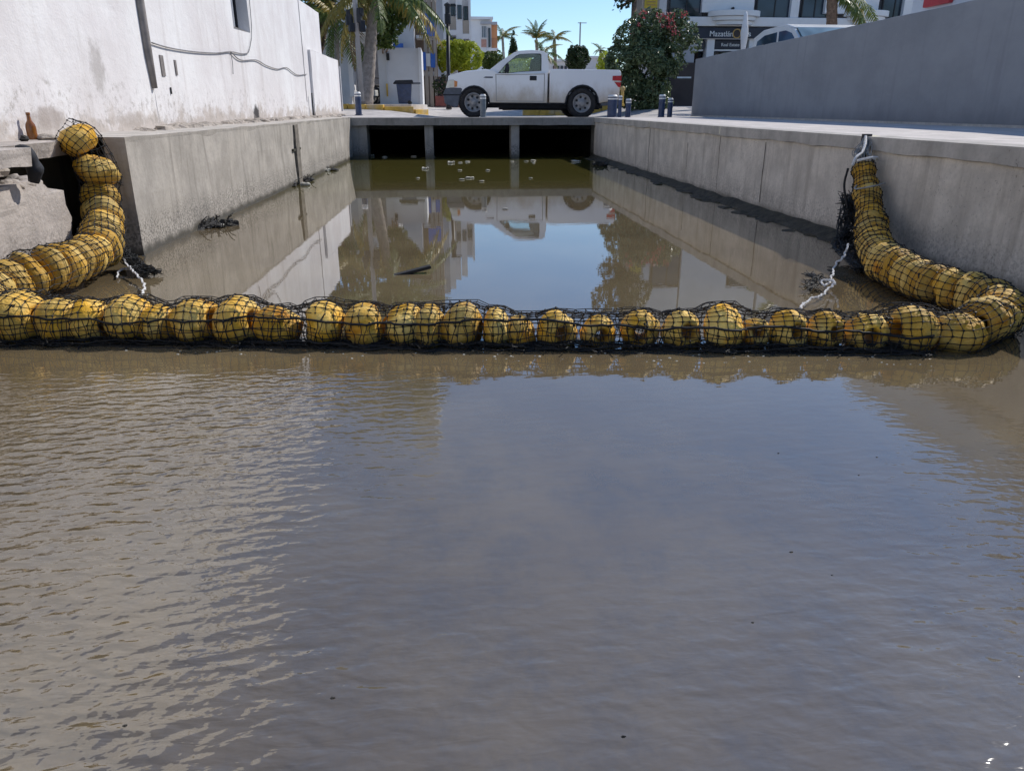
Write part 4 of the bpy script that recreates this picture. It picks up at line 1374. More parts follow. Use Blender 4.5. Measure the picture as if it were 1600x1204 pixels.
# ================================================================== STREET FURNITURE
def bollard(px, ybase, Y, w_px, top_px, label, matn='navy', cap=True):
    p = at(px, ybase, Y=Y); hgt = at(px, top_px, Y=Y).z - p.z
    p.z = gz(p.x, p.y) if abs(gz(p.x, p.y) - p.z) < .12 else p.z
    r = w_px / 2 / F_PX * Y * _cp
    t = thing('bollard', label, 'bollard', p, 'bollards along the bridge edge')
    MB().lathe([(r * 1.35, 0), (r * 1.35, .015), (r, .016), (r, hgt - .11)], p, n=18).build('post', M[matn], t, smooth=False, bevel=.004)
    MB().lathe([(r * 1.02, hgt - .11), (r * 1.05, hgt - .09), (r * 1.05, hgt - .03), (r * .8, hgt), (.001, hgt)], p, n=18).build('cap', M['whitecap'] if cap else M[matn], t)
    MB().lathe([(r * 1.065, hgt - .075), (r * 1.065, hgt - .05)], p, n=18).build('cap_band', M[matn], t)
    return t


bollard(755, 183.5, 19.0, 9, 147, 'slate grey bollard with pale cap in front of the truck front wheel', 'slate')
bollard(560.5, 175.5, 20.5, 9.5, 139, 'navy bollard at the left bridge end before the palm trunk')
bollard(956, 180.5, 19.2, 15, 145, 'widest navy bollard, under the truck tail')
bollard(968, 181, 19.9, 6, 146, 'navy bollard half hidden behind the widest one')
bollard(981, 181, 20.2, 8.5, 151, 'short navy bollard right of the yellow post')
bollard(1033, 182, 19.4, 10, 146, 'taller navy bollard with white cap below the flowering bush')
bollard(1046, 182, 20.2, 8, 151, 'shorter navy bollard beside the taller one nearest the parapet')
bollard(532, 154, 25, 4, 125, 'thin dark bollard at the end of the white building', 'black_metal')
p = at(971.5, 166, Y=21.0)
tag(MB().lathe([(.07, 0), (.07, .05), (.045, .06), (.045, .38), (.07, .40), (.07, .46), (.03, .5)], p, n=14).build('yellow_post', M['yellowpaint'], loc=p), 'small worn yellow post between two navy bollards', 'post')

def kerb(pts_, wdt, h_, label, name='kerb'):
    m = MB(); q = [Vector(p) for p in pts_]
    for a, c_ in zip(q, q[1:]):
        n_ = max(1, int((c_ - a).length / .5))
        for i in range(n_):
            s0 = a.lerp(c_, i / n_); s1 = a.lerp(c_, (i + 1) / n_)
            mid = (s0 + s1) / 2; d = s1 - s0
            m.box((mid.x, mid.y, gz(mid.x, mid.y) + h_ / 2 - .03), (d.length - .008, wdt, h_ + .06), rz=math.atan2(d.y, d.x))
    o = m.build(name, M['yellowpaint'], bevel=.015, loc=((q[0] + q[-1]) / 2))
    return tag(o, label, 'kerb')


kerb([(-3.6, 22.9, 0), (-2.6, 22.5, 0), (-1.6, 22.3, 0), (-.8, 22.5, 0), (-.45, 23.2, 0)], .16, .12, 'worn yellow kerb round the palm at the left of the bridge')
a = at(817, 176, Y=26.6); bq = at(935, 176, Y=26.6)
kerb([(a.x, 26.6, 0), (bq.x + 2.2, 26.6, 0)], .35, .17, 'worn yellow kerb seen under the truck')
m = MB()
pp = [(-7, 22.9), (-2.6, 22.58), (-1.6, 22.38), (-.85, 22.58), (-.53, 23.2), (-.5, 28.2), (-7, 28.2)]
m.prism(pp, 'z', .6, 1.165)
tag(m.build('pavement', M['pave'], bevel=.01), kind='structure')

# trash bin
p = at(633, 163, Y=25.2); p.z = 1.165
t = thing('trash_bin', 'black lidded trash bin on the pavement before the white garden wall', 'trash bin', p)
V8 = []
m = MB(); m.add([p + Vector((sx * .19, sy * .19, .03)) for sy in (-1, 1) for sx in (-1, 1)] + [p + Vector((sx * .235, sy * .24, .60)) for sy in (-1, 1) for sx in (-1, 1)],
                [(0, 2, 3, 1), (4, 5, 7, 6), (0, 1, 5, 4), (2, 6, 7, 3), (0, 4, 6, 2), (1, 3, 7, 5)])
m.build('bin_body', M['navy'], t, bevel=.015)
m = MB(); m.prism([(-.34, .60), (-.25, .70), (.27, .715), (.30, .60)], 'y', -.27, .27)
for i in range(len(m.v)): m.v[i] += p
m.build('lid', M['blackplastic'], t, bevel=.015)
m = MB().box(p + Vector((.36, 0, .62)), (.30, .40, .05)); m.build('lid_handle', M['greyplastic'], t, bevel=.01)
for sx in (-1, 1): MB().lathe([(.06, -.02), (.06, .02)], p + Vector((.15, sx * .2, .06)), 'y', 12).build('wheel', M['rubber'], t)

# motorcycle parked in the porch
p = at(581, 150, Y=28.6); p.z = 1.17
t = thing('motorcycle', 'dark motorcycle with a white box parked in the house porch', 'motorcycle', p)
for dx in (-.12, .62):
    w_ = MB().lathe([(.20, -.04), (.24, -.05), (.27, 0), (.24, .05), (.20, .04), (.18, 0)], p + Vector((dx, -.1 + dx * .5, .27)), 'y', 18, closed=True).build('wheel', M['rubber'], t, smooth=True)
    MB().lathe([(.18, -.02), (.18, .02), (.03, .04)], p + Vector((dx, -.1 + dx * .5, .27)), 'y', 14).build('rim', M['rim'], w_)
m = MB(); m.blob(p + Vector((.25, .0, .52)), (.34, .14, .15), 3, .2); m.blob(p + Vector((.25, .0, .35)), (.22, .14, .13), 4, .2); m.build('body', M['blackplastic'], t, smooth=True)
m = MB(); m.blob(p + Vector((.42, .05, .70)), (.26, .12, .06), 5, .1); m.build('seat', M['seat'], t, smooth=True)
m = MB(); m.tube([p + Vector((-.12, -.16, .27)), p + Vector((-.02, -.1, .75)), p + Vector((.02, -.08, .95))], .025, 7); m.tube([p + Vector((.02, -.38, .96)), p + Vector((.0, -.08, .98)), p + Vector((.02, .22, .96))], .018, 6); m.build('handlebar', M['black_metal'], t)
MB().box(p + Vector((-.02, -.2, .42)), (.20, .12, .22)).build('white_box', M['whitecap'], t, bevel=.02)
MB().lathe([(.001, -.05), (.07, -.05), (.08, 0), (.001, .02)], p + Vector((-.08, -.12, .86)), 'y', 12).build('headlight', M['lampglass'], t)

t.rotation_euler = (0, 0, math.radians(58)); t.scale = (.9, .9, .9)

# poles
p = at(565.5, 162, Y=23.4); p.z = 1.25
t = thing('utility_pole', 'slim grey utility pole with dark fittings standing in front of the palm', 'pole', p)
m = MB(); m.tube([p, p + Vector((-.02, 0, 7.5))], [.075, .055], 12); m.build('pole_shaft', M['grey_pole'], t, smooth=True)
rn = random.Random(5)
for k in range(10):
    z = at(560, rn.uniform(18, 55), Y=23.3).z
    q = Vector((p.x - .02 + rn.choice((-1, 1)) * rn.uniform(.10, .20), 23.3, z))
    MB().box(q, (rn.uniform(.09, .16), .14, rn.uniform(.2, .34)), rz=rn.uniform(-.5, .5)).build('line_fitting', M['black_metal'], t, bevel=.02)
p = at(700, 118, Y=29.5); p.z = gz(p.x, 29.5)
t = thing('street_lamp', 'black street lamp post rising in front of the round hedge', 'street lamp', p)
zt = at(702, 8, Y=29.5).z
m = MB(); m.tube([p, p + Vector((0, 0, .5)), Vector((p.x + .05, p.y, zt - .3))], [.11, .075, .06], 12); m.build('post', M['black_metal'], t, smooth=True)
m = MB(); m.lathe([(.10, -.62), (.115, -.6), (.115, -.3), (.09, -.28), (.09, -.05), (.12, -.03), (.12, .02), (.02, .08)], Vector((p.x + .05, p.y, zt)), n=14); m.build('lamp_head', M['black_metal'], t)
MB().box((p.x + .2, p.y, zt - .02), (.3, .05, .06)).build('lamp_bracket', M['black_metal'], t)
p = at(905, 100, Y=64); p.z = gz(p.x, 64)
t = thing('antenna_mast', 'thin mast with a small crossbar standing far off above the trees', 'mast', p)
zt = at(905, 35, Y=64).z
m = MB(); m.tube([p, (p.x, p.y, zt)], .06, 6); m.build('mast', M['grey_pole'], t)
MB().box((p.x + .15, p.y, zt - .05), (.7, .05, .05)).build('crossbar', M['grey_pole'], t)

# closed parasol
p = at(1160, 92, Y=24); top = at(1166, 18, Y=24)
t = thing('closed_parasol', 'closed pale parasol standing upright before the black shop sign', 'parasol', (p.x, p.y, 1.1))
m = MB(); d = top - p
m.tube([p + d * .10, p + d * .2, p + d * .55, p + d * .92, p + d * 1.0], [.04, .075, .125, .06, .02], 8); m.build('canopy', M['whitefac'], t, smooth=True)
MB().tube([(p.x - .02, p.y, 1.1), p + d * .15], .025, 8).build('pole', M['grey_pole'], t)
MB().lathe([(.25, 0), (.25, .08), (.05, .1)], (p.x - .02, p.y, 1.1), n=16).build('base', M['grey_pole'], t)

# ================================================================== VEGETATION
def leaf_cloud(lobes, n, size, seed, up=.35, shell=.75, bend=.25, aspect=.5, flat=False):
    """many small leaf faces spread through the crown's volume; lobes = (centre, radii)"""
    rn = random.Random(seed); m = MB()
    vol = [r[0] * r[1] * r[2] for c, r in lobes]; tot = sum(vol)
    offs = Vector((seed * 1.7, seed * .3, 0))
    made = 0; tries = 0
    V = m.v; F_ = m.f
    while made < n and tries < n * 6:
        tries += 1
        x = rn.random() * tot
        for (c, r), vl in zip(lobes, vol):
            x -= vl
            if x <= 0: break
        while True:
            d = Vector((rn.uniform(-1, 1), rn.uniform(-1, 1), rn.uniform(-1, 1)))
            if .05 < d.length <= 1: break
        dn = d.normalized()
        rr = d.length ** (1 - shell)
        k = 1 + .28 * noise.noise(dn * 2.2 + offs)
        p = Vector((dn.x * r[0], dn.y * r[1], dn.z * r[2])) * rr * k + Vector(c)
        if noise.noise(p * (1.1 / max(.3, r[2]) * 1.6) + offs) < -.22: continue
        s = size * rn.uniform(.6, 1.25)
        nrm = (dn + Vector((rn.uniform(-1, 1), rn.uniform(-1, 1), rn.uniform(-1, 1) + up)) * .9).normalized()
        a = nrm.orthogonal().normalized()
        a = Matrix.Rotation(rn.uniform(0, 6.28), 3, nrm) @ a
        b_ = nrm.cross(a)
        i0 = len(V)
        V += [p - a * s, p + b_ * s * aspect + nrm * s * bend * .3, p + a * s - nrm * s * bend, p - b_ * s * aspect + nrm * s * bend * .3]
        F_.append((i0, i0 + 1, i0 + 2, i0 + 3))
        made += 1
    return m


def limbs(m, base, lobes, r, seed):
    rn = random.Random(seed)
    for c, rad_ in lobes:
        c = Vector(c)
        mid = base.lerp(c, .5) + Vector((rn.uniform(-.1, .1), rn.uniform(-.1, .1), 0))
        m.tube(crom([base, mid, c + Vector((0, 0, rad_[2] * .3))], 4), [r * (1 - .7 * i / 8) for i in range(9)], 6)


def tree(name, label, cat, base, fork_h, lobes, n, size, leafm, seed, trunk_r=.08, barkm='bark2', group=None, **kw):
    t = thing(name, label, cat, base, group)
    b0 = Vector(base); fk = b0 + Vector((0, 0, fork_h))
    m = MB(); m.tube([b0, b0.lerp(fk, .5) + Vector((.02, 0, 0)), fk], [trunk_r * 1.25, trunk_r, trunk_r * .85], 9)
    limbs(m, fk, lobes, trunk_r * .6, seed)
    m.build('trunk', M[barkm], t, smooth=True)
    o = leaf_cloud(lobes, n, size, seed, **kw).build('crown', M[leafm], t)
    o['kind'] = 'stuff'
    return t


# clipped hedge trees behind the truck bonnet
def hedge(label, px0, px1, y0, y1, Y, n, seed, trunkb, mtl='leafy'):
    a = at(px0, y1, Y=Y); c_ = at(px1, y0, Y=Y)
    W_, H_ = c_.x - a.x, c_.z - a.z
    lob = []
    k = max(2, int(W_ / (H_ * .55)))
    for i in range(k):
        f = (i + .5) / k
        lob.append(((a.x + W_ * (.16 + .68 * f), Y + .1 * math.sin(i * 2.3), a.z + H_ * (.5 + .04 * math.sin(i * 1.9))), (W_ / k * .72, .75, H_ * .53)))
    base = Vector(((a.x + c_.x) / 2, Y, gz((a.x + c_.x) / 2, Y)))
    return tree('hedge_tree', label, 'clipped tree', base, a.z + H_ * .1 - base.z, lob, n, .065, mtl, seed, .07, 'bark2', 'clipped hedge trees along the street', shell=.85)


hedge('wide flat-topped yellow green clipped tree behind the black lamp post', 678, 756, 66, 112, 34, 7500, 31, 0)
hedge('smaller darker clipped tree just right of the wide flat-topped one', 753, 787, 82, 114, 38, 3500, 32, 0, 'leafm')
hedge('bright clipped tree seen through the truck cab window', 788, 834, 88, 118, 36, 4500, 33, 0)

# bougainvillea
t_base = at(1015, 166, Y=23.4)
lobes = []
for (px, py, r, dy) in ((985, 60, .55, 0), (1020, 45, .6, .1), (1060, 52, .58, .1), (975, 95, .62, 0), (1015, 95, .8, -.1), (1046, 96, .5, 0), (985, 135, .62, .1), (1018, 142, .62, 0), (1000, 158, .5, 0), (1030, 160, .45, 0), (970, 152, .35, .1), (1000, 30, .28, .2), (1060, 30, .32, .1), (1085, 70, .25, .2), (958, 97, .25, .1)):
    lobes.append((at(px, py, Y=23.4 + dy), (r * .9, r * .8, r * .85)))
t = thing('flowering_bush', 'large bougainvillea bush with red flowers at its top, right of the truck', 'bush', (t_base.x, 23.4, 1.1))
m = MB()
for k in range(5):
    b0 = Vector((t_base.x + .12 * math.cos(k * 1.3), 23.4 + .12 * math.sin(k * 1.3), 1.05))
    m.tube(crom([b0, b0 + Vector((.15 * math.cos(k * 1.3), .1, .8)), Vector(lobes[k][0])], 4), [.06 - .005 * i for i in range(9)], 7)
m.build('trunk', M['bark2'], t, smooth=True)
o = leaf_cloud(lobes, 15000, .062, 41, shell=.7).build('crown', M['leafb'], t); o['kind'] = 'stuff'
fl = []
for (px, py, r) in ((1042, 30, .26), (1050, 44, .16), (1057, 52, .13), (1005, 22, .14), (1068, 22, .12), (998, 38, .10), (985, 50, .09), (1030, 24, .12)):
    fl.append((at(px, py, Y=23.0), (r, r * .7, r * .8)))
o = leaf_cloud(fl, 230, .032, 42, shell=.5, aspect=.8).build('flowers', M['bract'], t); o['kind'] = 'stuff'

# palms
def frond_mesh(L=2.4, droop=1.0, seed=0, leaf=.42, n=34, wid=.03):
    rn = random.Random(seed); m = MB()
    pts_ = []
    for i in range(13):
        f = i / 12
        pts_.append(Vector((L * (f - .12 * droop * f * f), 0, .55 * L * (.55 * f - droop * f * f * .95))))
    m.tube(pts_, [.028 * (1 - .8 * i / 12) + .004 for i in range(13)], 5)
    for i in range(n):
        f = .10 + .9 * i / (n - 1)
        k = f * 12; i0 = min(11, int(k)); p = pts_[i0].lerp(pts_[i0 + 1], k - i0)
        tn = (pts_[i0 + 1] - pts_[i0]).normalized()
        ll = leaf * (math.sin(math.pi * min(1, f * .9 + .12)) ** .6) * rn.uniform(.85, 1.1)
        for s in (-1, 1):
            d = (tn * rn.uniform(.35, .7) + Vector((0, s, 0)) + Vector((0, 0, -rn.uniform(.2, .8) * (1 + .6 * droop)))).normalized()
            w_ = tn * wid
            q1 = p + d * ll * .5 + Vector((0, 0, .03)); q2 = p + d * ll + Vector((0, 0, -.10 * ll * (1 + droop)))
            b0 = len(m.v)
            m.v += [p - w_ * .6, p + w_ * .6, q1 + w_, q1 - w_, q2]
            m.f += [(b0, b0 + 1, b0 + 2, b0 + 3), (b0 + 3, b0 + 2, b0 + 4)]
    return m


FR = {}
def fmesh(kind, droop, mname, L=2.4):
    key = (kind, mname)
    if key not in FR:
        FR[key] = frond_mesh(L, droop, len(FR)).mesh('frond', M[mname])
    return FR[key]


def palm(name, label, base, top, r0, r1, fronds, group=None, barkm='bark', rings=True):
    """fronds: (azimuth, elevation, scale, kind, droop, material)"""
    t = thing(name, label, 'palm tree', base, group)
    base = Vector(base); top = Vector(top)
    m = MB(); n = 26
    pts_ = []; rs = []
    for i in range(n + 1):
        f = i / n
        p = base.lerp(top, f) + Vector((.10 * math.sin(f * 3) * (top - base).length * .1, 0, 0))
        pts_.append(p); rs.append((r0 + (r1 - r0) * f + .5 * r0 * max(0, .12 - f)) * (1 + (.05 if i % 2 else -.03) * (1 if rings else 0)))
    m.tube(pts_, rs, 12)
    m.build('trunk', M[barkm], t, smooth=True)
    tp = pts_[-1]
    for (az, el, sc, kind, droop, mn) in fronds:
        o = bpy.data.objects.new('frond', fmesh(kind, droop, mn)); COL.objects.link(o)
        o.parent = t
        o.location = tp - base
        o.rotation_euler = (0, -math.radians(el), math.radians(az))
        o.scale = (sc, sc, sc)
    return t


rn = random.Random(77)
fr1 = []
for k in range(13):
    fr1.append((k * 28 + rn.uniform(-8, 8), rn.uniform(18, 70), rn.uniform(.95, 1.2), 'a', 1.0, 'frond'))
for az, el, sc, mn in ((200, -18, 1.05, 'frondy'), (172, -38, 1.0, 'frondy'), (215, -48, 1.05, 'frondd'), (-12, -6, 1.2, 'frond'), (-25, -20, 1.15, 'frondy'), (8, -14, 1.15, 'frondy'), (-40, -10, 1.1, 'frond'), (-80, -15, 1.0, 'frond'), (-110, -20, 1.0, 'frondy')):
    fr1.append((az, el, sc, 'b', 1.25, mn))
b0 = at(571, 163, Y=24.6); b0.z = 1.16
palm('palm_tree', 'near palm with thick grey trunk and yellowing hanging fronds, left of the trash bin', b0, at(583, -12, Y=24.8), .22, .13, fr1, 'palm trees by the left house')
b0 = at(524, 150, Y=26.2); b0.z = 1.15
fr2 = [(k * 36 + rn.uniform(-9, 9), rn.uniform(-45, 45), rn.uniform(.7, .95), 'b' if k % 2 else 'a', 1.1, 'frondy' if k % 3 == 0 else 'frond') for k in range(15)]
palm('palm_tree', 'slender palm beside the end of the white building, left of the near palm', b0, at(525, 30, Y=26.2), .10, .075, fr2, 'palm trees by the left house')
# broadleaf trees behind the left building end
base = at(497, 120, Y=27); base.z = 1.2
lob = [(at(px, py, Y=27 + dy), (r, r, r * .85)) for px, py, r, dy in ((487, 8, .6, 0), (500, 28, .55, .2), (515, 20, .45, .3), (480, -25, .9, .3), (508, 48, .35, .2), (500, -60, 1.3, .6), (470, -110, 1.3, .8), (520, -130, 1.4, .5), (500, -200, 1.3, .5), (490, 42, .4, .2), (560, -120, 1.7, 2), (590, -220, 1.9, 2.4), (530, -180, 1.6, 2.6), (560, -310, 1.5, 2.6))]
tree('broadleaf_tree', 'dark broadleaf tree showing above the end of the white building', 'tree', base, 1.4, lob, 17000, .10, 'leafm', 51, .14)
base = at(607, 120, Y=30.5); base.z = 1.2
lob = [(at(px, py, Y=26.6 + dy), (r, r, r * .8)) for px, py, r, dy in ((597, 45, .42, 0), (612, 32, .5, .3), (606, 62, .34, 0), (588, 22, .5, .4), (622, 12, .55, .3), (640, -5, .4, .4), (596, 66, .25, 0))]
base = at(600, 120, Y=28.9); base.z = 1.15
tree('broadleaf_tree', 'loose green tree behind the near palm, over the garden wall', 'tree', base, 1.6, lob, 4200, .075, 'leafm', 52, .06)

# far trees and palms over the truck
def far_palm(px, ytop, Y, sc, label, seed, n=11, mn='frond', up=(-20, 60)):
    rn_ = random.Random(seed)
    top = at(px, ytop, Y=Y); base = Vector((top.x + .2, Y, gz(top.x, Y)))
    frs = [(k * 360 / n + rn_.uniform(-12, 12), rn_.uniform(*up), sc * rn_.uniform(.8, 1.1), 'a' if k % 2 else 'b', 1.0, mn if k % 3 else 'frondy') for k in range(n)]
    return palm('palm_tree', label, base, top, .16, .11, frs, 'far palms above the truck')


far_palm(785, 58, 75, .85, 'dark hanging palm beside the pink and orange house', 1, mn='frond')
far_palm(838, 62, 58, .72, 'upright bright green palm above the truck roof', 2, up=(25, 80))
far_palm(848, 85, 56, .75, 'low spreading palm just above the truck roof', 6)
far_palm(866, 62, 60, .70, 'drooping palm right of the upright bright one', 3, up=(-35, 50))
far_palm(938, 78, 66, .42, 'small far palm above the truck tail', 4)
base = at(902, 105, Y=58); base.z = gz(base.x, 58)
tree('round_tree', 'round dark shaggy tree over the truck bed', 'tree', base, at(902, 106, Y=58).z - base.z, [(at(903, 92, Y=58), (.85, .8, .75)), (at(898, 82, Y=58), (.5, .5, .5)), (at(908, 84, Y=58), (.5, .5, .55)), (at(896, 98, Y=58), (.55, .5, .5))], 3500, .10, 'leafd', 61, .12)
base = at(803, 110, Y=70); base.z = gz(base.x, 70)
tree('cypress_tree', 'slim dark conical tree beside the hanging palm', 'tree', base, 1.5, [(at(802, 92, Y=70), (.45, .45, 1.1)), (at(802, 76, Y=70), (.32, .32, .9)), (at(802, 62, Y=70), (.18, .18, .7))], 1800, .10, 'leafd', 62, .10)
base = at(946, 120, Y=40); base.z = gz(base.x, 40)
tree('shrub', 'yellow green shrub between the low white house and the flowering bush', 'shrub', base, .5, [(at(947, 95, Y=40), (.45, .4, .45)), (at(954, 104, Y=40), (.45, .4, .4)), (at(940, 103, Y=40), (.3, .3, .3))], 1800, .06, 'leafy', 63, .04)
# dark foliage hanging at the top right of the sky
base = at(985, 120, Y=27.5); base.z = 1.1
lob = [(at(px, py, Y=27.5), (r, r * .8, r * .8)) for px, py, r in ((972, 5, .28), (964, 14, .16), (980, -8, .42), (966, -12, .35), (990, -30, .6), (1010, -55, .9), (980, -70, .8))]
tree('dark_tree', 'dark drooping foliage of a tree at the top edge, left of the yellow sign', 'tree', base, 3.4, lob, 3000, .08, 'leafd', 64, .10)

# ================================================================== BUILDINGS BEHIND
def rect(m, px0, px1, py0, py1, Y, d0=0, d1=.25):
    """a wall block whose front covers the surveyed rectangle at distance Y"""
    a = at(px0, py1, Y=Y); c_ = at(px1, py0, Y=Y)
    zl = at((px0 + px1) / 2, py1, Y=Y).z; zh = at((px0 + px1) / 2, py0, Y=Y).z
    x0 = at(px0, (py0 + py1) / 2, Y=Y).x; x1 = at(px1, (py0 + py1) / 2, Y=Y).x
    return m.bx(x0, x1, Y + d0, Y + d1, zl, zh)


def window(parent, px0, px1, py0, py1, Y, rec=.15, cols=2, frame='black_metal', glass='glassdark', rows=1):
    zl = at((px0 + px1) / 2, py1, Y=Y).z; zh = at((px0 + px1) / 2, py0, Y=Y).z
    x0 = at(px0, (py0 + py1) / 2, Y=Y).x; x1 = at(px1, (py0 + py1) / 2, Y=Y).x
    w_ = min(.05, (x1 - x0) * .1)
    m = MB().ring([(x0 + .003, zl + .003), (x1 - .003, zl + .003), (x1 - .003, zh - .003), (x0 + .003, zh - .003)], [(x0 + w_, zl + w_), (x1 - w_, zl + w_), (x1 - w_, zh - w_), (x0 + w_, zh - w_)], 'y', Y + rec, Y + rec + .06)
    for k in range(1, cols):
        xc = x0 + (x1 - x0) * k / cols; m.bx(xc - w_ * .4, xc + w_ * .4, Y + rec + .002, Y + rec + .055, zl + w_, zh - w_)
    for k in range(1, rows):
        zc = zl + (zh - zl) * k / rows; m.bx(x0 + w_, x1 - w_, Y + rec + .004, Y + rec + .05, zc - w_ * .4, zc + w_ * .4)
    f = m.build('window', M[frame], parent)
    MB().bx(x0 + w_ * .6, x1 - w_ * .6, Y + rec + .025, Y + rec + .035, zl + w_ * .6, zh - w_ * .6).build('pane', M[glass], f)
    return f


# ---- right: white commercial building
YB = 30.0
t = thing('commercial_building', 'white two storey commercial building with stepped round balconies and black shop signs', 'building', (13, 31, 1.1))
for (p0, p1, q0, q1, d0, d1) in ((1030, 1049, -235, 28, 0, .3), (1104, 1187, -170, 20, 0, .3), (1246, 1259, -170, 28, 0, .3), (1301, 1386, -170, 22, 0, .3), (1426, 1560, -170, 30, 0, .3),
                                 (1049, 1104, -170, -58, 0.005, .3), (1187, 1246, -170, -58, .005, .3), (1259, 1301, -170, -58, .005, .3), (1386, 1426, -170, -58, .005, .3)):
    rect(MB(), p0, p1, q0, q1, YB, d0, d1).build('wall', M['whitefac'], t)
rect(MB(), 1000, 1560, 28.5, 43, YB, -.06, .3).build('floor_band', M['whitefac'], t, bevel=.02)
rect(MB(), 1000, 1029.5, -170, 28, YB, .1, .3).build('wall', M['tan'], t)
for (p0, p1, c2) in ((1049, 1104, 2), (1187, 1246, 2), (1259, 1301, 2), (1386, 1426, 2)):
    window(t, p0, p1, -58, 28.4, YB, cols=c2)
for pc, half in ((1146, 41), (1352, 36)):
    m = MB(); c0 = at(pc, 30, Y=YB)
    for k, (ya, yb, sc) in enumerate(((18, 27, 1.0), (27.3, 33.5, .86), (33.8, 40, .72))):
        z1 = at(pc, ya, Y=YB).z; z0 = at(pc, yb, Y=YB).z; r = half / F_PX * YB * _cp * sc
        arc = [(c0.x + r * math.cos(a), YB + .02 - r * .62 * math.sin(a)) for a in [math.pi * i / 16 for i in range(17)]]
        MB().prism(arc, 'z', z0, z1).build('balcony_step', M['whitefac'], t, bevel=.015)
c0 = at(1144, 14, Y=YB)
MB().lathe([(.05, -.12), (.05, 0), (.001, .02)], c0, 'y', 10).build('wall_lamp', M['black_metal'], t)
# ground floor: sign boards, pillars, dark glass
m = MB(); rect(m, 1060, 1560, 62, 170, YB, .5, .6); m.build('shop_glass', M['glassdark'], t)
for p0, p1 in ((1088, 1100), (1101, 1112.5), (1166, 1178), (1232, 1243), (1300, 1310), (1400, 1412)):
    if p0 == 1088: continue
    rect(MB(), p0, p1, 61.5, 170, YB, .0, .4).build('pillar', M['whitefac'], t)
rect(MB(), 1020, 1084, 43.5, 170, YB, .06, .4).build('wall', M['greyfac'], t)
for p0, p1 in ((1113, 1165.5), (1178.5, 1231.5), (1060, 1100.5)):
    rect(MB(), p0, p1, 77, 79.5, YB, .15, .45).build('transom', M['whitefac'], t)
    rect(MB(), p0, p1, 115, 117, YB, .35, .45).build('transom', M['black_metal'], t)
rect(MB(), 1020, 1500, 60.9, 62.6, YB, -.09, .1).build('sign_ledge', M['whitefac'], t)
rect(MB(), 1044, 1088, 98, 166, YB - .15, .0, .12).build('brown_shutter', M['doorbrown'], t)
rect(MB(), 1058, 1080, 120, 122.5, YB - .158, .0, .02).build('door_bar', M['whitecap'], t)
rect(MB(), 1040, 1092, 166, 174, YB - .5, 0, .5).build('door_step', M['greyfac'], t)
m = MB()
zt_, zb_ = 8.2, 1.0
m.bx(8.1, 24, YB + .65, YB + 2.6, zb_, zt_); m.build('building_core', M['greyfac'], t)

# signs hang on the building and are things of their own; their letters are flat raised shapes
def lettering(txt, px0, px1, pyb, cap_px, Y, parent, matn='letter'):
    cu = bpy.data.curves.new('lettering_curve', 'FONT'); cu.body = txt; cu.extrude = .012; cu.size = 1
    o = bpy.data.objects.new('tmp', cu); COL.objects.link(o)
    bpy.context.view_layer.update()
    dg = bpy.context.evaluated_depsgraph_get()
    me = bpy.data.meshes.new_from_object(o.evaluated_get(dg))
    bpy.data.objects.remove(o); bpy.data.curves.remove(cu)
    xs_ = [v_.co.x for v_ in me.vertices]; ys_ = [v_.co.y for v_ in me.vertices]
    a = at(px0, pyb, Y=Y); c_ = at(px1, pyb, Y=Y); hz = at(px0, pyb - cap_px, Y=Y).z - a.z
    sx = (c_.x - a.x) / (max(xs_) - min(xs_)); sz = hz / max(.69, 0)
    off = WL[parent.name]
    x0 = min(xs_)
    for v_ in me.vertices:
        v_.co = Vector((a.x + (v_.co.x - x0) * sx, Y + v_.co.z, a.z + v_.co.y * sz)) - off
    me.materials.clear(); me.materials.append(M[matn])
    r_ = bpy.data.objects.new('lettering', me); COL.objects.link(r_); r_.parent = parent
    WL[r_.name] = off
    return r_


t = thing('shop_sign', 'long dark shop sign reading Mazatlán with a gold ring emblem', 'shop sign', at(1140, 52, Y=29.85))
rect(MB(), 1086, 1240, 44, 60.5, 29.85, 0, .08).build('sign_board', M['signblack'], t, bevel=.01)
lettering('Mazatlán', 1109, 1145, 57, 8.5, 29.835, t)
lettering('ds', 1159, 1173, 57, 8.5, 29.835, t)
c0 = at(1151.5, 52.8, Y=29.83); 
MB().lathe([(.13, -.015), (.17, -.015), (.17, .015), (.13, .015)], c0, 'y', 20, closed=True).build('ring_emblem', M['gold'], t)
MB().lathe([(.001, -.01), (.10, -.01), (.10, .012)], c0, 'y', 16).build('emblem_centre', M['doorbrown'], t)
t = thing('shop_sign', 'small dark sign reading Real Estate below the long shop sign', 'shop sign', at(1140, 70, Y=30.1))
rect(MB(), 1114, 1165, 63.5, 76.5, 30.1, 0, .06).build('sign_board', M['signblack'], t)
lettering('Real Estate', 1127, 1155, 72.5, 5.0, 30.09, t)
t = thing('shop_sign', 'small dark sign left of the Real Estate sign, partly behind the flowering bush', 'shop sign', at(1090, 70, Y=30.1))
rect(MB(), 1062, 1100, 63.5, 76.5, 30.1, 0, .06).build('sign_board', M['signblack'], t)
lettering('Mazatlán', 1080, 1096, 72, 3.5, 30.09, t)
t = thing('yellow_sign', 'yellow upright sign board above the flowering bush', 'sign', at(1018, 0, Y=29.4))
rect(MB(), 1005, 1031, -30, 19, 29.4, 0, .12).build('sign_frame', M['tan'], t)
rect(MB(), 1008, 1028, -27, 13, 29.38, 0, .05).build('sign_face', M['yellowsign'], t)
for k in range(4):
    rect(MB(), 1011, 1025, -8 + k * 5, -6 + k * 5, 29.37, 0, .02).build('print_line', M['gold'], t)
rect(MB(), 1017, 1019.5, 19, 170, 29.45, 0, .08).build('sign_post', M['black_metal'], t)
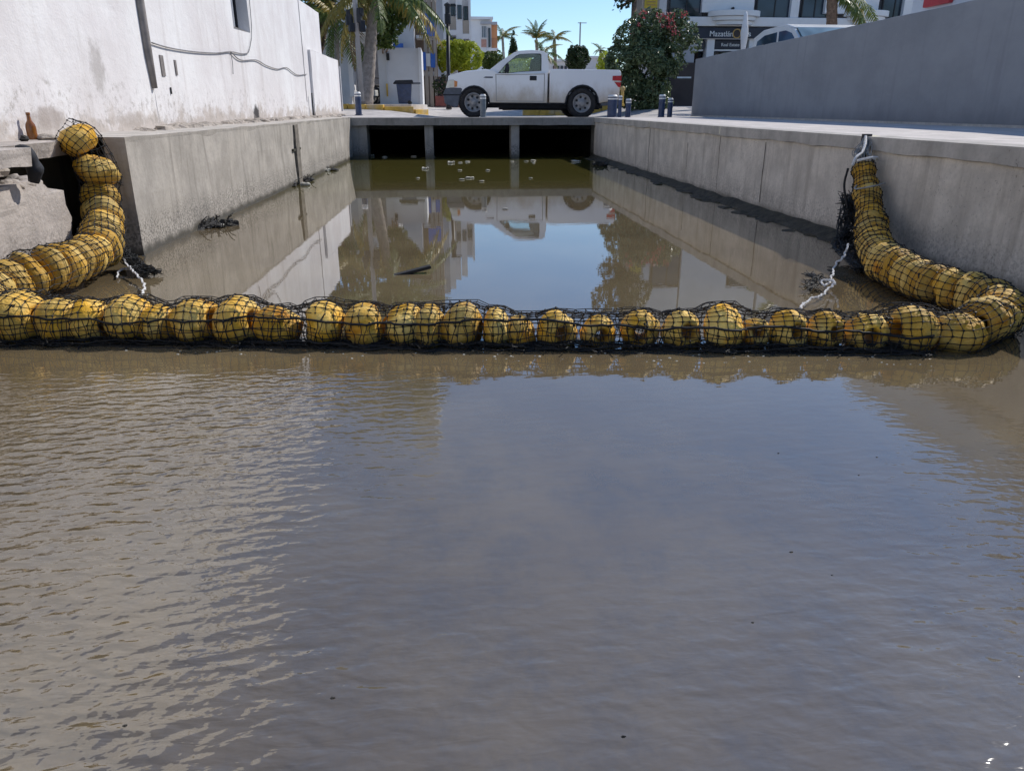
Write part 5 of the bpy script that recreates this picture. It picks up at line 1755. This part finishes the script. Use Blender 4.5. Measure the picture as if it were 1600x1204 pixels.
t = thing('side_building', 'pale building end behind the red sign at the upper right edge', 'building', (12, 10, .87))
m = MB(); m.prism([(18.4, .86), (18.4, 5.95), (11.5, 6.1), (11.4, 6.75), (-6, 6.75), (-6, .86)], 'x', 11.0, 11.3); m.build('wall', M['whitewall2'], t)
m = MB(); m.prism([(18.55, 5.96), (18.55, 6.08), (11.5, 6.22), (11.5, 6.11)], 'x', 10.9, 11.5); m.build('wall_cap', M['whitefac'], t)
m = MB(); m.bx(11.31, 15, 18.1, 18.38, .86, 5.9); m.build('end_wall', M['whitewall2'], t)
for yy in (15.5, 12.6, 9.2):
    f_ = MB().ring([(yy, 3.4), (yy + 1.3, 3.4), (yy + 1.3, 4.7), (yy, 4.7)], [(yy + .06, 3.46), (yy + 1.24, 3.46), (yy + 1.24, 4.64), (yy + .06, 4.64)], 'x', 10.95, 10.998).build('window', M['black_metal'], t)
    MB().bx(10.97, 10.985, yy + .05, yy + 1.25, 3.45, 4.65).build('pane', M['glassdark'], f_)
q0 = at(1444, 13, X=10.95); q1 = at(1486, 4, X=10.95)
t = thing('red_sign', 'red sign board at the top edge above the grey parapet', 'sign', (10.95, q0.y, q0.z))
MB().bx(10.90, 10.995, q1.y, q0.y, q0.z, q0.z + 1.1).build('sign_board', M['redsign'], t, bevel=.02)
MB().bx(10.888, 10.91, q1.y + (q0.y - q1.y) * .25, q1.y + (q0.y - q1.y) * .65, q0.z + .22, q0.z + .32).build('print_line', M['letter'], t)

# palm behind the parapet on the right
b0 = at(1303, 100, Y=24); b0.z = 1.1
rn = random.Random(70)
palm('palm_tree', 'brown shaggy palm trunk with hanging fronds behind the white car', b0, at(1300, -12, Y=24), .17, .15,
     [(-10, -28, .9, 'b', 1.25, 'frond'), (8, -22, 1.0, 'b', 1.25, 'frondy'), (-25, -32, .9, 'b', 1.25, 'frond'), (20, -8, 1.1, 'a', 1.0, 'frond')] + [(k * 40, rn.uniform(10, 60), 1.0, 'a', 1.0, 'frond') for k in range(9)], barkm='bark2')
tp = SC.objects['palm_tree'] if False else None

# ---- white car behind the parapet
t = thing('parked_car', 'white car with roof and windscreen showing above the grey parapet', 'car', (0, 0, 0))
# local: +x is the nose, y across
body = [(-2.2, .35), (-2.25, .9), (-2.1, 1.12), (1.0, 1.10), (2.0, .98), (2.25, .8), (2.25, .4), (1.85, .32), (1.75, .55), (1.5, .68), (1.2, .66), (1.0, .32), (-1.0, .32), (-1.15, .6), (-1.45, .68), (-1.7, .6), (-1.85, .32)]
MB().prism(body, 'y', -.9, .9).build('body', M['suvpaint'], t, bevel=.06)
go = [(-2.0, 1.10), (-1.75, 1.62), (-1.3, 1.76), (-.2, 1.78), (.15, 1.70), (.95, 1.10)]
gi1 = [(-1.75, 1.13), (-1.55, 1.58), (-1.2, 1.67), (-.6, 1.69), (-.6, 1.4), (-.6, 1.13)]
gi2 = [(-.5, 1.13), (-.5, 1.4), (-.5, 1.69), (-.2, 1.69), (.08, 1.62), (.70, 1.13)]
for sy in (-1, 1):
    MB().prism(go, 'y', sy * .70, sy * .76).build('cab_side', M['suvpaint'], t, bevel=.015)
    for gi in (gi1, gi2):
        MB().prism(gi, 'y', sy * .765, sy * .77).build('side_window', M['glassblue'], t)
    mr = MB().box((.62, sy * .98, 1.16), (.14, .2, .15)).build('mirror', M['suvpaint'], t, bevel=.03)
MB().prism([(-1.8, 1.62), (-1.3, 1.75), (-.2, 1.775), (.15, 1.70), (.15, 1.73), (-.2, 1.81), (-1.3, 1.79), (-1.8, 1.66)], 'y', -.76, .76).build('roof', M['suvpaint'], t, bevel=.02)
MB().prism([(.17, 1.70), (.97, 1.10), (.99, 1.12), (.19, 1.72)], 'y', -.70, .70).build('windscreen', glass_dark('painted sky windscreen', (.20, .29, .34), .03), t)  # pale blue base colour stands in for the reflected sky
MB().prism([(-2.0, 1.10), (-1.78, 1.62), (-1.8, 1.64), (-2.03, 1.12)], 'y', -.66, .66).build('rear_window', M['glassblue'], t)
for sx in (-1.43, 1.38):
    for sy in (-1, 1):
        wheel(t, sx, sy * .80, .33, .33, .2, sy, 5)
for sy in (-1, 1):
    MB().box((2.2, sy * .65, .78), (.12, .36, .16)).build('headlight', M['lampglass'], t, bevel=.02)
q = at(1300, 36, Y=19.0)
t.location = (q.x, 19.3, .875)
k_ = (q.z - .875) / 1.80
t.scale = (k_, k_, k_)
t.rotation_euler = (0, 0, math.radians(-88))

# ---- left: garden house behind the palm
t = thing('grey_white_house', 'low grey white house with flat porch roof behind the near palm', 'house', (-3, 28.5, 1.2))
YH = 28.2
rect(MB(), 440, 546, 58, 170, YH, .3, 3).build('wall', M['whitewall2'], t)
rect(MB(), 545, 552, 72, 151, YH, -.1, .5).build('gate_pillar', M['whitefac'], t)
rect(MB(), 553, 590, 60, 170, YH, 2.6, 3).build('porch_back_wall', M['greyfac'], t)
rect(MB(), 592, 657.5, 75.5, 166, YH, 0, .22).build('garden_wall', M['whitewall2'], t)
rect(MB(), 655, 659.5, 75, 166, YH, -.06, 2.6).build('wall_end', M['whitefac'], t)
rect(MB(), 604.5, 606, 88, 166, YH, -.03, .0).build('drain_pipe', M['whitewall2'], t)
rect(MB(), 430, 606, 57, 68, YH, -.25, 3.2).build('porch_roof', M['whitewall2'], t, bevel=.02)
rect(MB(), 430, 607, 52, 57.2, YH, -.32, 3.2).build('roof_edge', M['whitefac'], t, bevel=.02)
rect(MB(), 586, 591, 68.2, 166, YH, 1.2, 1.5).build('porch_column', M['greyfac'], t)
rect(MB(), 555, 566, 105, 168, YH, 2.5, 2.59).build('porch_door', M['doorbrown'], t)
MB().box(at(606, 89, Y=YH - .04), (.1, .08, .22)).build('wall_lamp', M['black_metal'], t)
rect(MB(), 604, 606.5, 131, 151, YH, -.12, -.04).build('yellow_pipe', M['yellowpaint'], t)
# its upper storey, stepped back
rect(MB(), 470, 640, -60, 80, YH, 3.3, 6).build('upper_wall', M['whitewall2'], t)
MB().bx(-7, -2.0, YH + 3.2, YH + 7, 1.0, 3.0).build('house_core', M['greyfac'], t)

# ---- left: building with blue panels
t = thing('balcony_building', 'brown columned building with blue banners on its balconies', 'building', (-.4, 32.5, 1.2))
YC = 32.2
for p0, p1, mm_, tp_ in ((659, 664.5, 'tan', -190), (667, 673, 'tan', -150), (675.5, 680, 'tan', -120)):
    rect(MB(), p0, p1, tp_, 166, YC, 0, .35).build('column', M[mm_], t)
rect(MB(), 640, 681, -118, 166, YC, 1.0, 5).build('recess_wall', M['brownfac'], t)
rect(MB(), 604, 654, -470, -62, YC, .4, 5).build('upper_wall', M['whitefac'], t)
for k in range(5):
    window(t, 622, 640, -430 + k * 74, -395 + k * 74, YC + .2, rec=.18, cols=2)
for q0, q1 in ((-66, -58), (-8, -2), (55, 60), (112, 118)):
    rect(MB(), 650, 681, q0, q1, YC, .05, 1.0).build('balcony_slab', M['whitefac'], t)
for p0, p1, q0, q1 in ((657, 669.5, 22, 54), (670, 678.5, 28, 57), (659.5, 665.5, 82, 110), (666, 672.5, 84, 104), (673, 680, 84, 106)):
    rect(MB(), p0, p1, q0, q1, YC, -.10, -.05).build('banner', M['blue' if p0 != 666 else 'whitefac'], t)
m = MB(); m.tube([at(644, 70, Y=YC - .2), at(627, 68, Y=YC - .2)], .02, 6)
# blue name plate over the garden wall
t2 = thing('blue_banner', 'small blue banner over the garden wall behind the near palm', 'banner', at(615, 72, Y=31.2))
rect(MB(), 606, 630, 68, 74.5, 31.2, 0, .05).build('banner_sheet', M['blue'], t2)
rect(MB(), 608, 610, 68, 170, 31.26, 0, .06).build('banner_post', M['grey_pole'], t2)

# ---- white apartment tower
t = thing('apartment_tower', 'tall white apartment building with deep balconies and dark windows', 'building', (.7, 42, 1.3))
YD = 41.0
rect(MB(), 681, 692, -98, 166, YD, .0, .3).build('wall', M['greyfac'], t)
rect(MB(), 692, 702, -88, 166, YD, .0, .3).build('wall', M['whitefac'], t)
rect(MB(), 713, 723, -62, 166, YD, .0, .3).build('wall', M['whitefac'], t)
rect(MB(), 733, 736, -30, 120, YD, .0, 6).build('wall', M['whitefac'], t)
rect(MB(), 681, 735, -32, 166, YD, 1.2, 8).build('recess_wall', M['whitewall2'], t)
rect(MB(), 681, 710, -80, -32.2, YD, 1.2, 8).build('roof_room', M['whitewall2'], t)
for k in range(0, 2):
    y0 = 50 + k * 53
    rect(MB(), 702, 713, y0 - 3, y0 + 5, YD, .01, 1.2).build('balcony_slab', M['whitefac'], t)
    rect(MB(), 723, 734, y0 + 3, y0 + 11, YD, .01, 1.2).build('balcony_slab', M['whitefac'], t)
    rect(MB(), 702, 713, y0 - 24, y0 - 3, YD, .05, .12).build('balcony_wall', M['tan'], t)
    rect(MB(), 723, 733, y0 - 18, y0 + 3, YD, .05, .12).build('balcony_wall', M['tan'], t)
    window(t, 714.5, 721.5, y0 - 42, y0 - 20, YD - .07, rec=.02, cols=2)
    window(t, 704, 712, y0 - 44, y0 - 25, YD + 1.1, rec=.02, cols=2)
    window(t, 724, 732, y0 - 40, y0 - 18, YD + 1.1, rec=.02, cols=2)

# ---- pink and orange house
t = thing('pink_house', 'white and orange flat-roofed house with barred windows beyond the hedge trees', 'house', (3, 56, 1.5))
YE = 55.0
rect(MB(), 735, 768, 30, 120, YE, 0, 6).build('wall', M['whitefac'], t)
rect(MB(), 767.5, 778, 33, 120, YE, .5, 5).build('wall', M['orange'], t)
rect(MB(), 733, 770, 27, 31, YE, -.3, 6).build('roof_edge', M['whitefac'], t)
rect(MB(), 750.5, 776, 35, 38.5, YE, -.35, .6).build('balcony_roof', M['greyfac'], t)
rect(MB(), 752, 760, 62, 74, YE, -.05, 0).build('brick_panel', M['pinkbrick'], t)
window(t, 752, 761, 40, 60, YE - .12, rec=.02, cols=3, frame='whitefac')
window(t, 763, 766.5, 44, 74, YE - .12, rec=.02, cols=1)
for k in range(6):
    p_ = 767.5 + k * 1.6
    rect(MB(), p_, p_ + .5, 60, 76, YE, -.3, -.27).build('railing_bar', M['black_metal'], t)
rect(MB(), 761, 778, 76, 80, YE, -.4, .5).build('balcony_slab', M['whitefac'], t)
rect(MB(), 758, 776, 80, 120, YE, .2, 2).build('lower_wall', M['pinkbrick'], t)

# ---- low pale house far right of the truck cab, fence and planter left
t = thing('low_house', 'long low pale house behind the truck bed', 'house', (10, 68, 1.8))
YG = 68.0
rect(MB(), 850, 905, 96, 125, YG, 0, 5).build('wall', M['whitefac'], t)
rect(MB(), 904, 952, 90, 125, YG, .4, 6).build('wall', M['whitewall2'], t)
rect(MB(), 847, 907, 93.5, 96.5, YG, -.5, 5).build('roof_edge', M['whitefac'], t)
rect(MB(), 902, 954, 87.5, 90.5, YG, .1, 6).build('roof_edge', M['whitefac'], t)
for p0 in (864, 870, 876, 882, 888):
    window(t, p0, p0 + 4, 103, 109, YG - .1, rec=.02, cols=1)
t = thing('garden_fence', 'dark railing with plants on a red planter between the truck nose and the columns', 'fence', (0, 30.5, 1.2))
YF = 31.0
m = MB(); rect(m, 680, 698, 150, 166, YF, 0, .4); m.build('planter_box', M['planter'], t, bevel=.02)
for k in range(8):
    rect(MB(), 680.5 + k * 2.2, 681.2 + k * 2.2, 119, 150, YF, .15, .19).build('fence_bar', M['black_metal'], t)
rect(MB(), 680, 698, 124, 126, YF, .14, .2).build('fence_rail', M['black_metal'], t)
o = leaf_cloud([(at(686, 136, Y=YF + .25), (.25, .12, .35)), (at(694, 132, Y=YF + .25), (.2, .12, .4))], 700, .05, 71).build('plant', M['leafd'], t); o['kind'] = 'stuff'
rect(MB(), 675, 740, 120, 168, 33.2, 0, .2).build('low_wall', M['pinkbrick'], t)

# small specks and bubbles drifting on the near water
m = MB(); rn = random.Random(90)
for (px, py) in ((1176, 972), (1300, 898), (1216, 708), (974, 1150), (195, 1133), (1370, 714), (1342, 742), (1236, 862), (520, 1090)):
    p = at(px, py, Z=0); r_ = rn.uniform(.002, .004)
    m.blob(p, (r_ * 1.5, r_, r_ * .6), px, .6, 1.8, 6, 4)
tag(m.build('floating_specks', M['debris']), kind='stuff')
m = MB()
for k in range(60):
    p = Vector((rn.uniform(-1.6, 2.2), 0, 0)); p.y = boomY(p.x) - rn.uniform(.16, .30); r_ = rn.uniform(.002, .006)
    m.blob(p, (r_ * 1.3, r_, r_ * .6), k, .3, 1.5, 6, 4)
tag(m.build('foam_bubbles', M['foam']), kind='stuff')
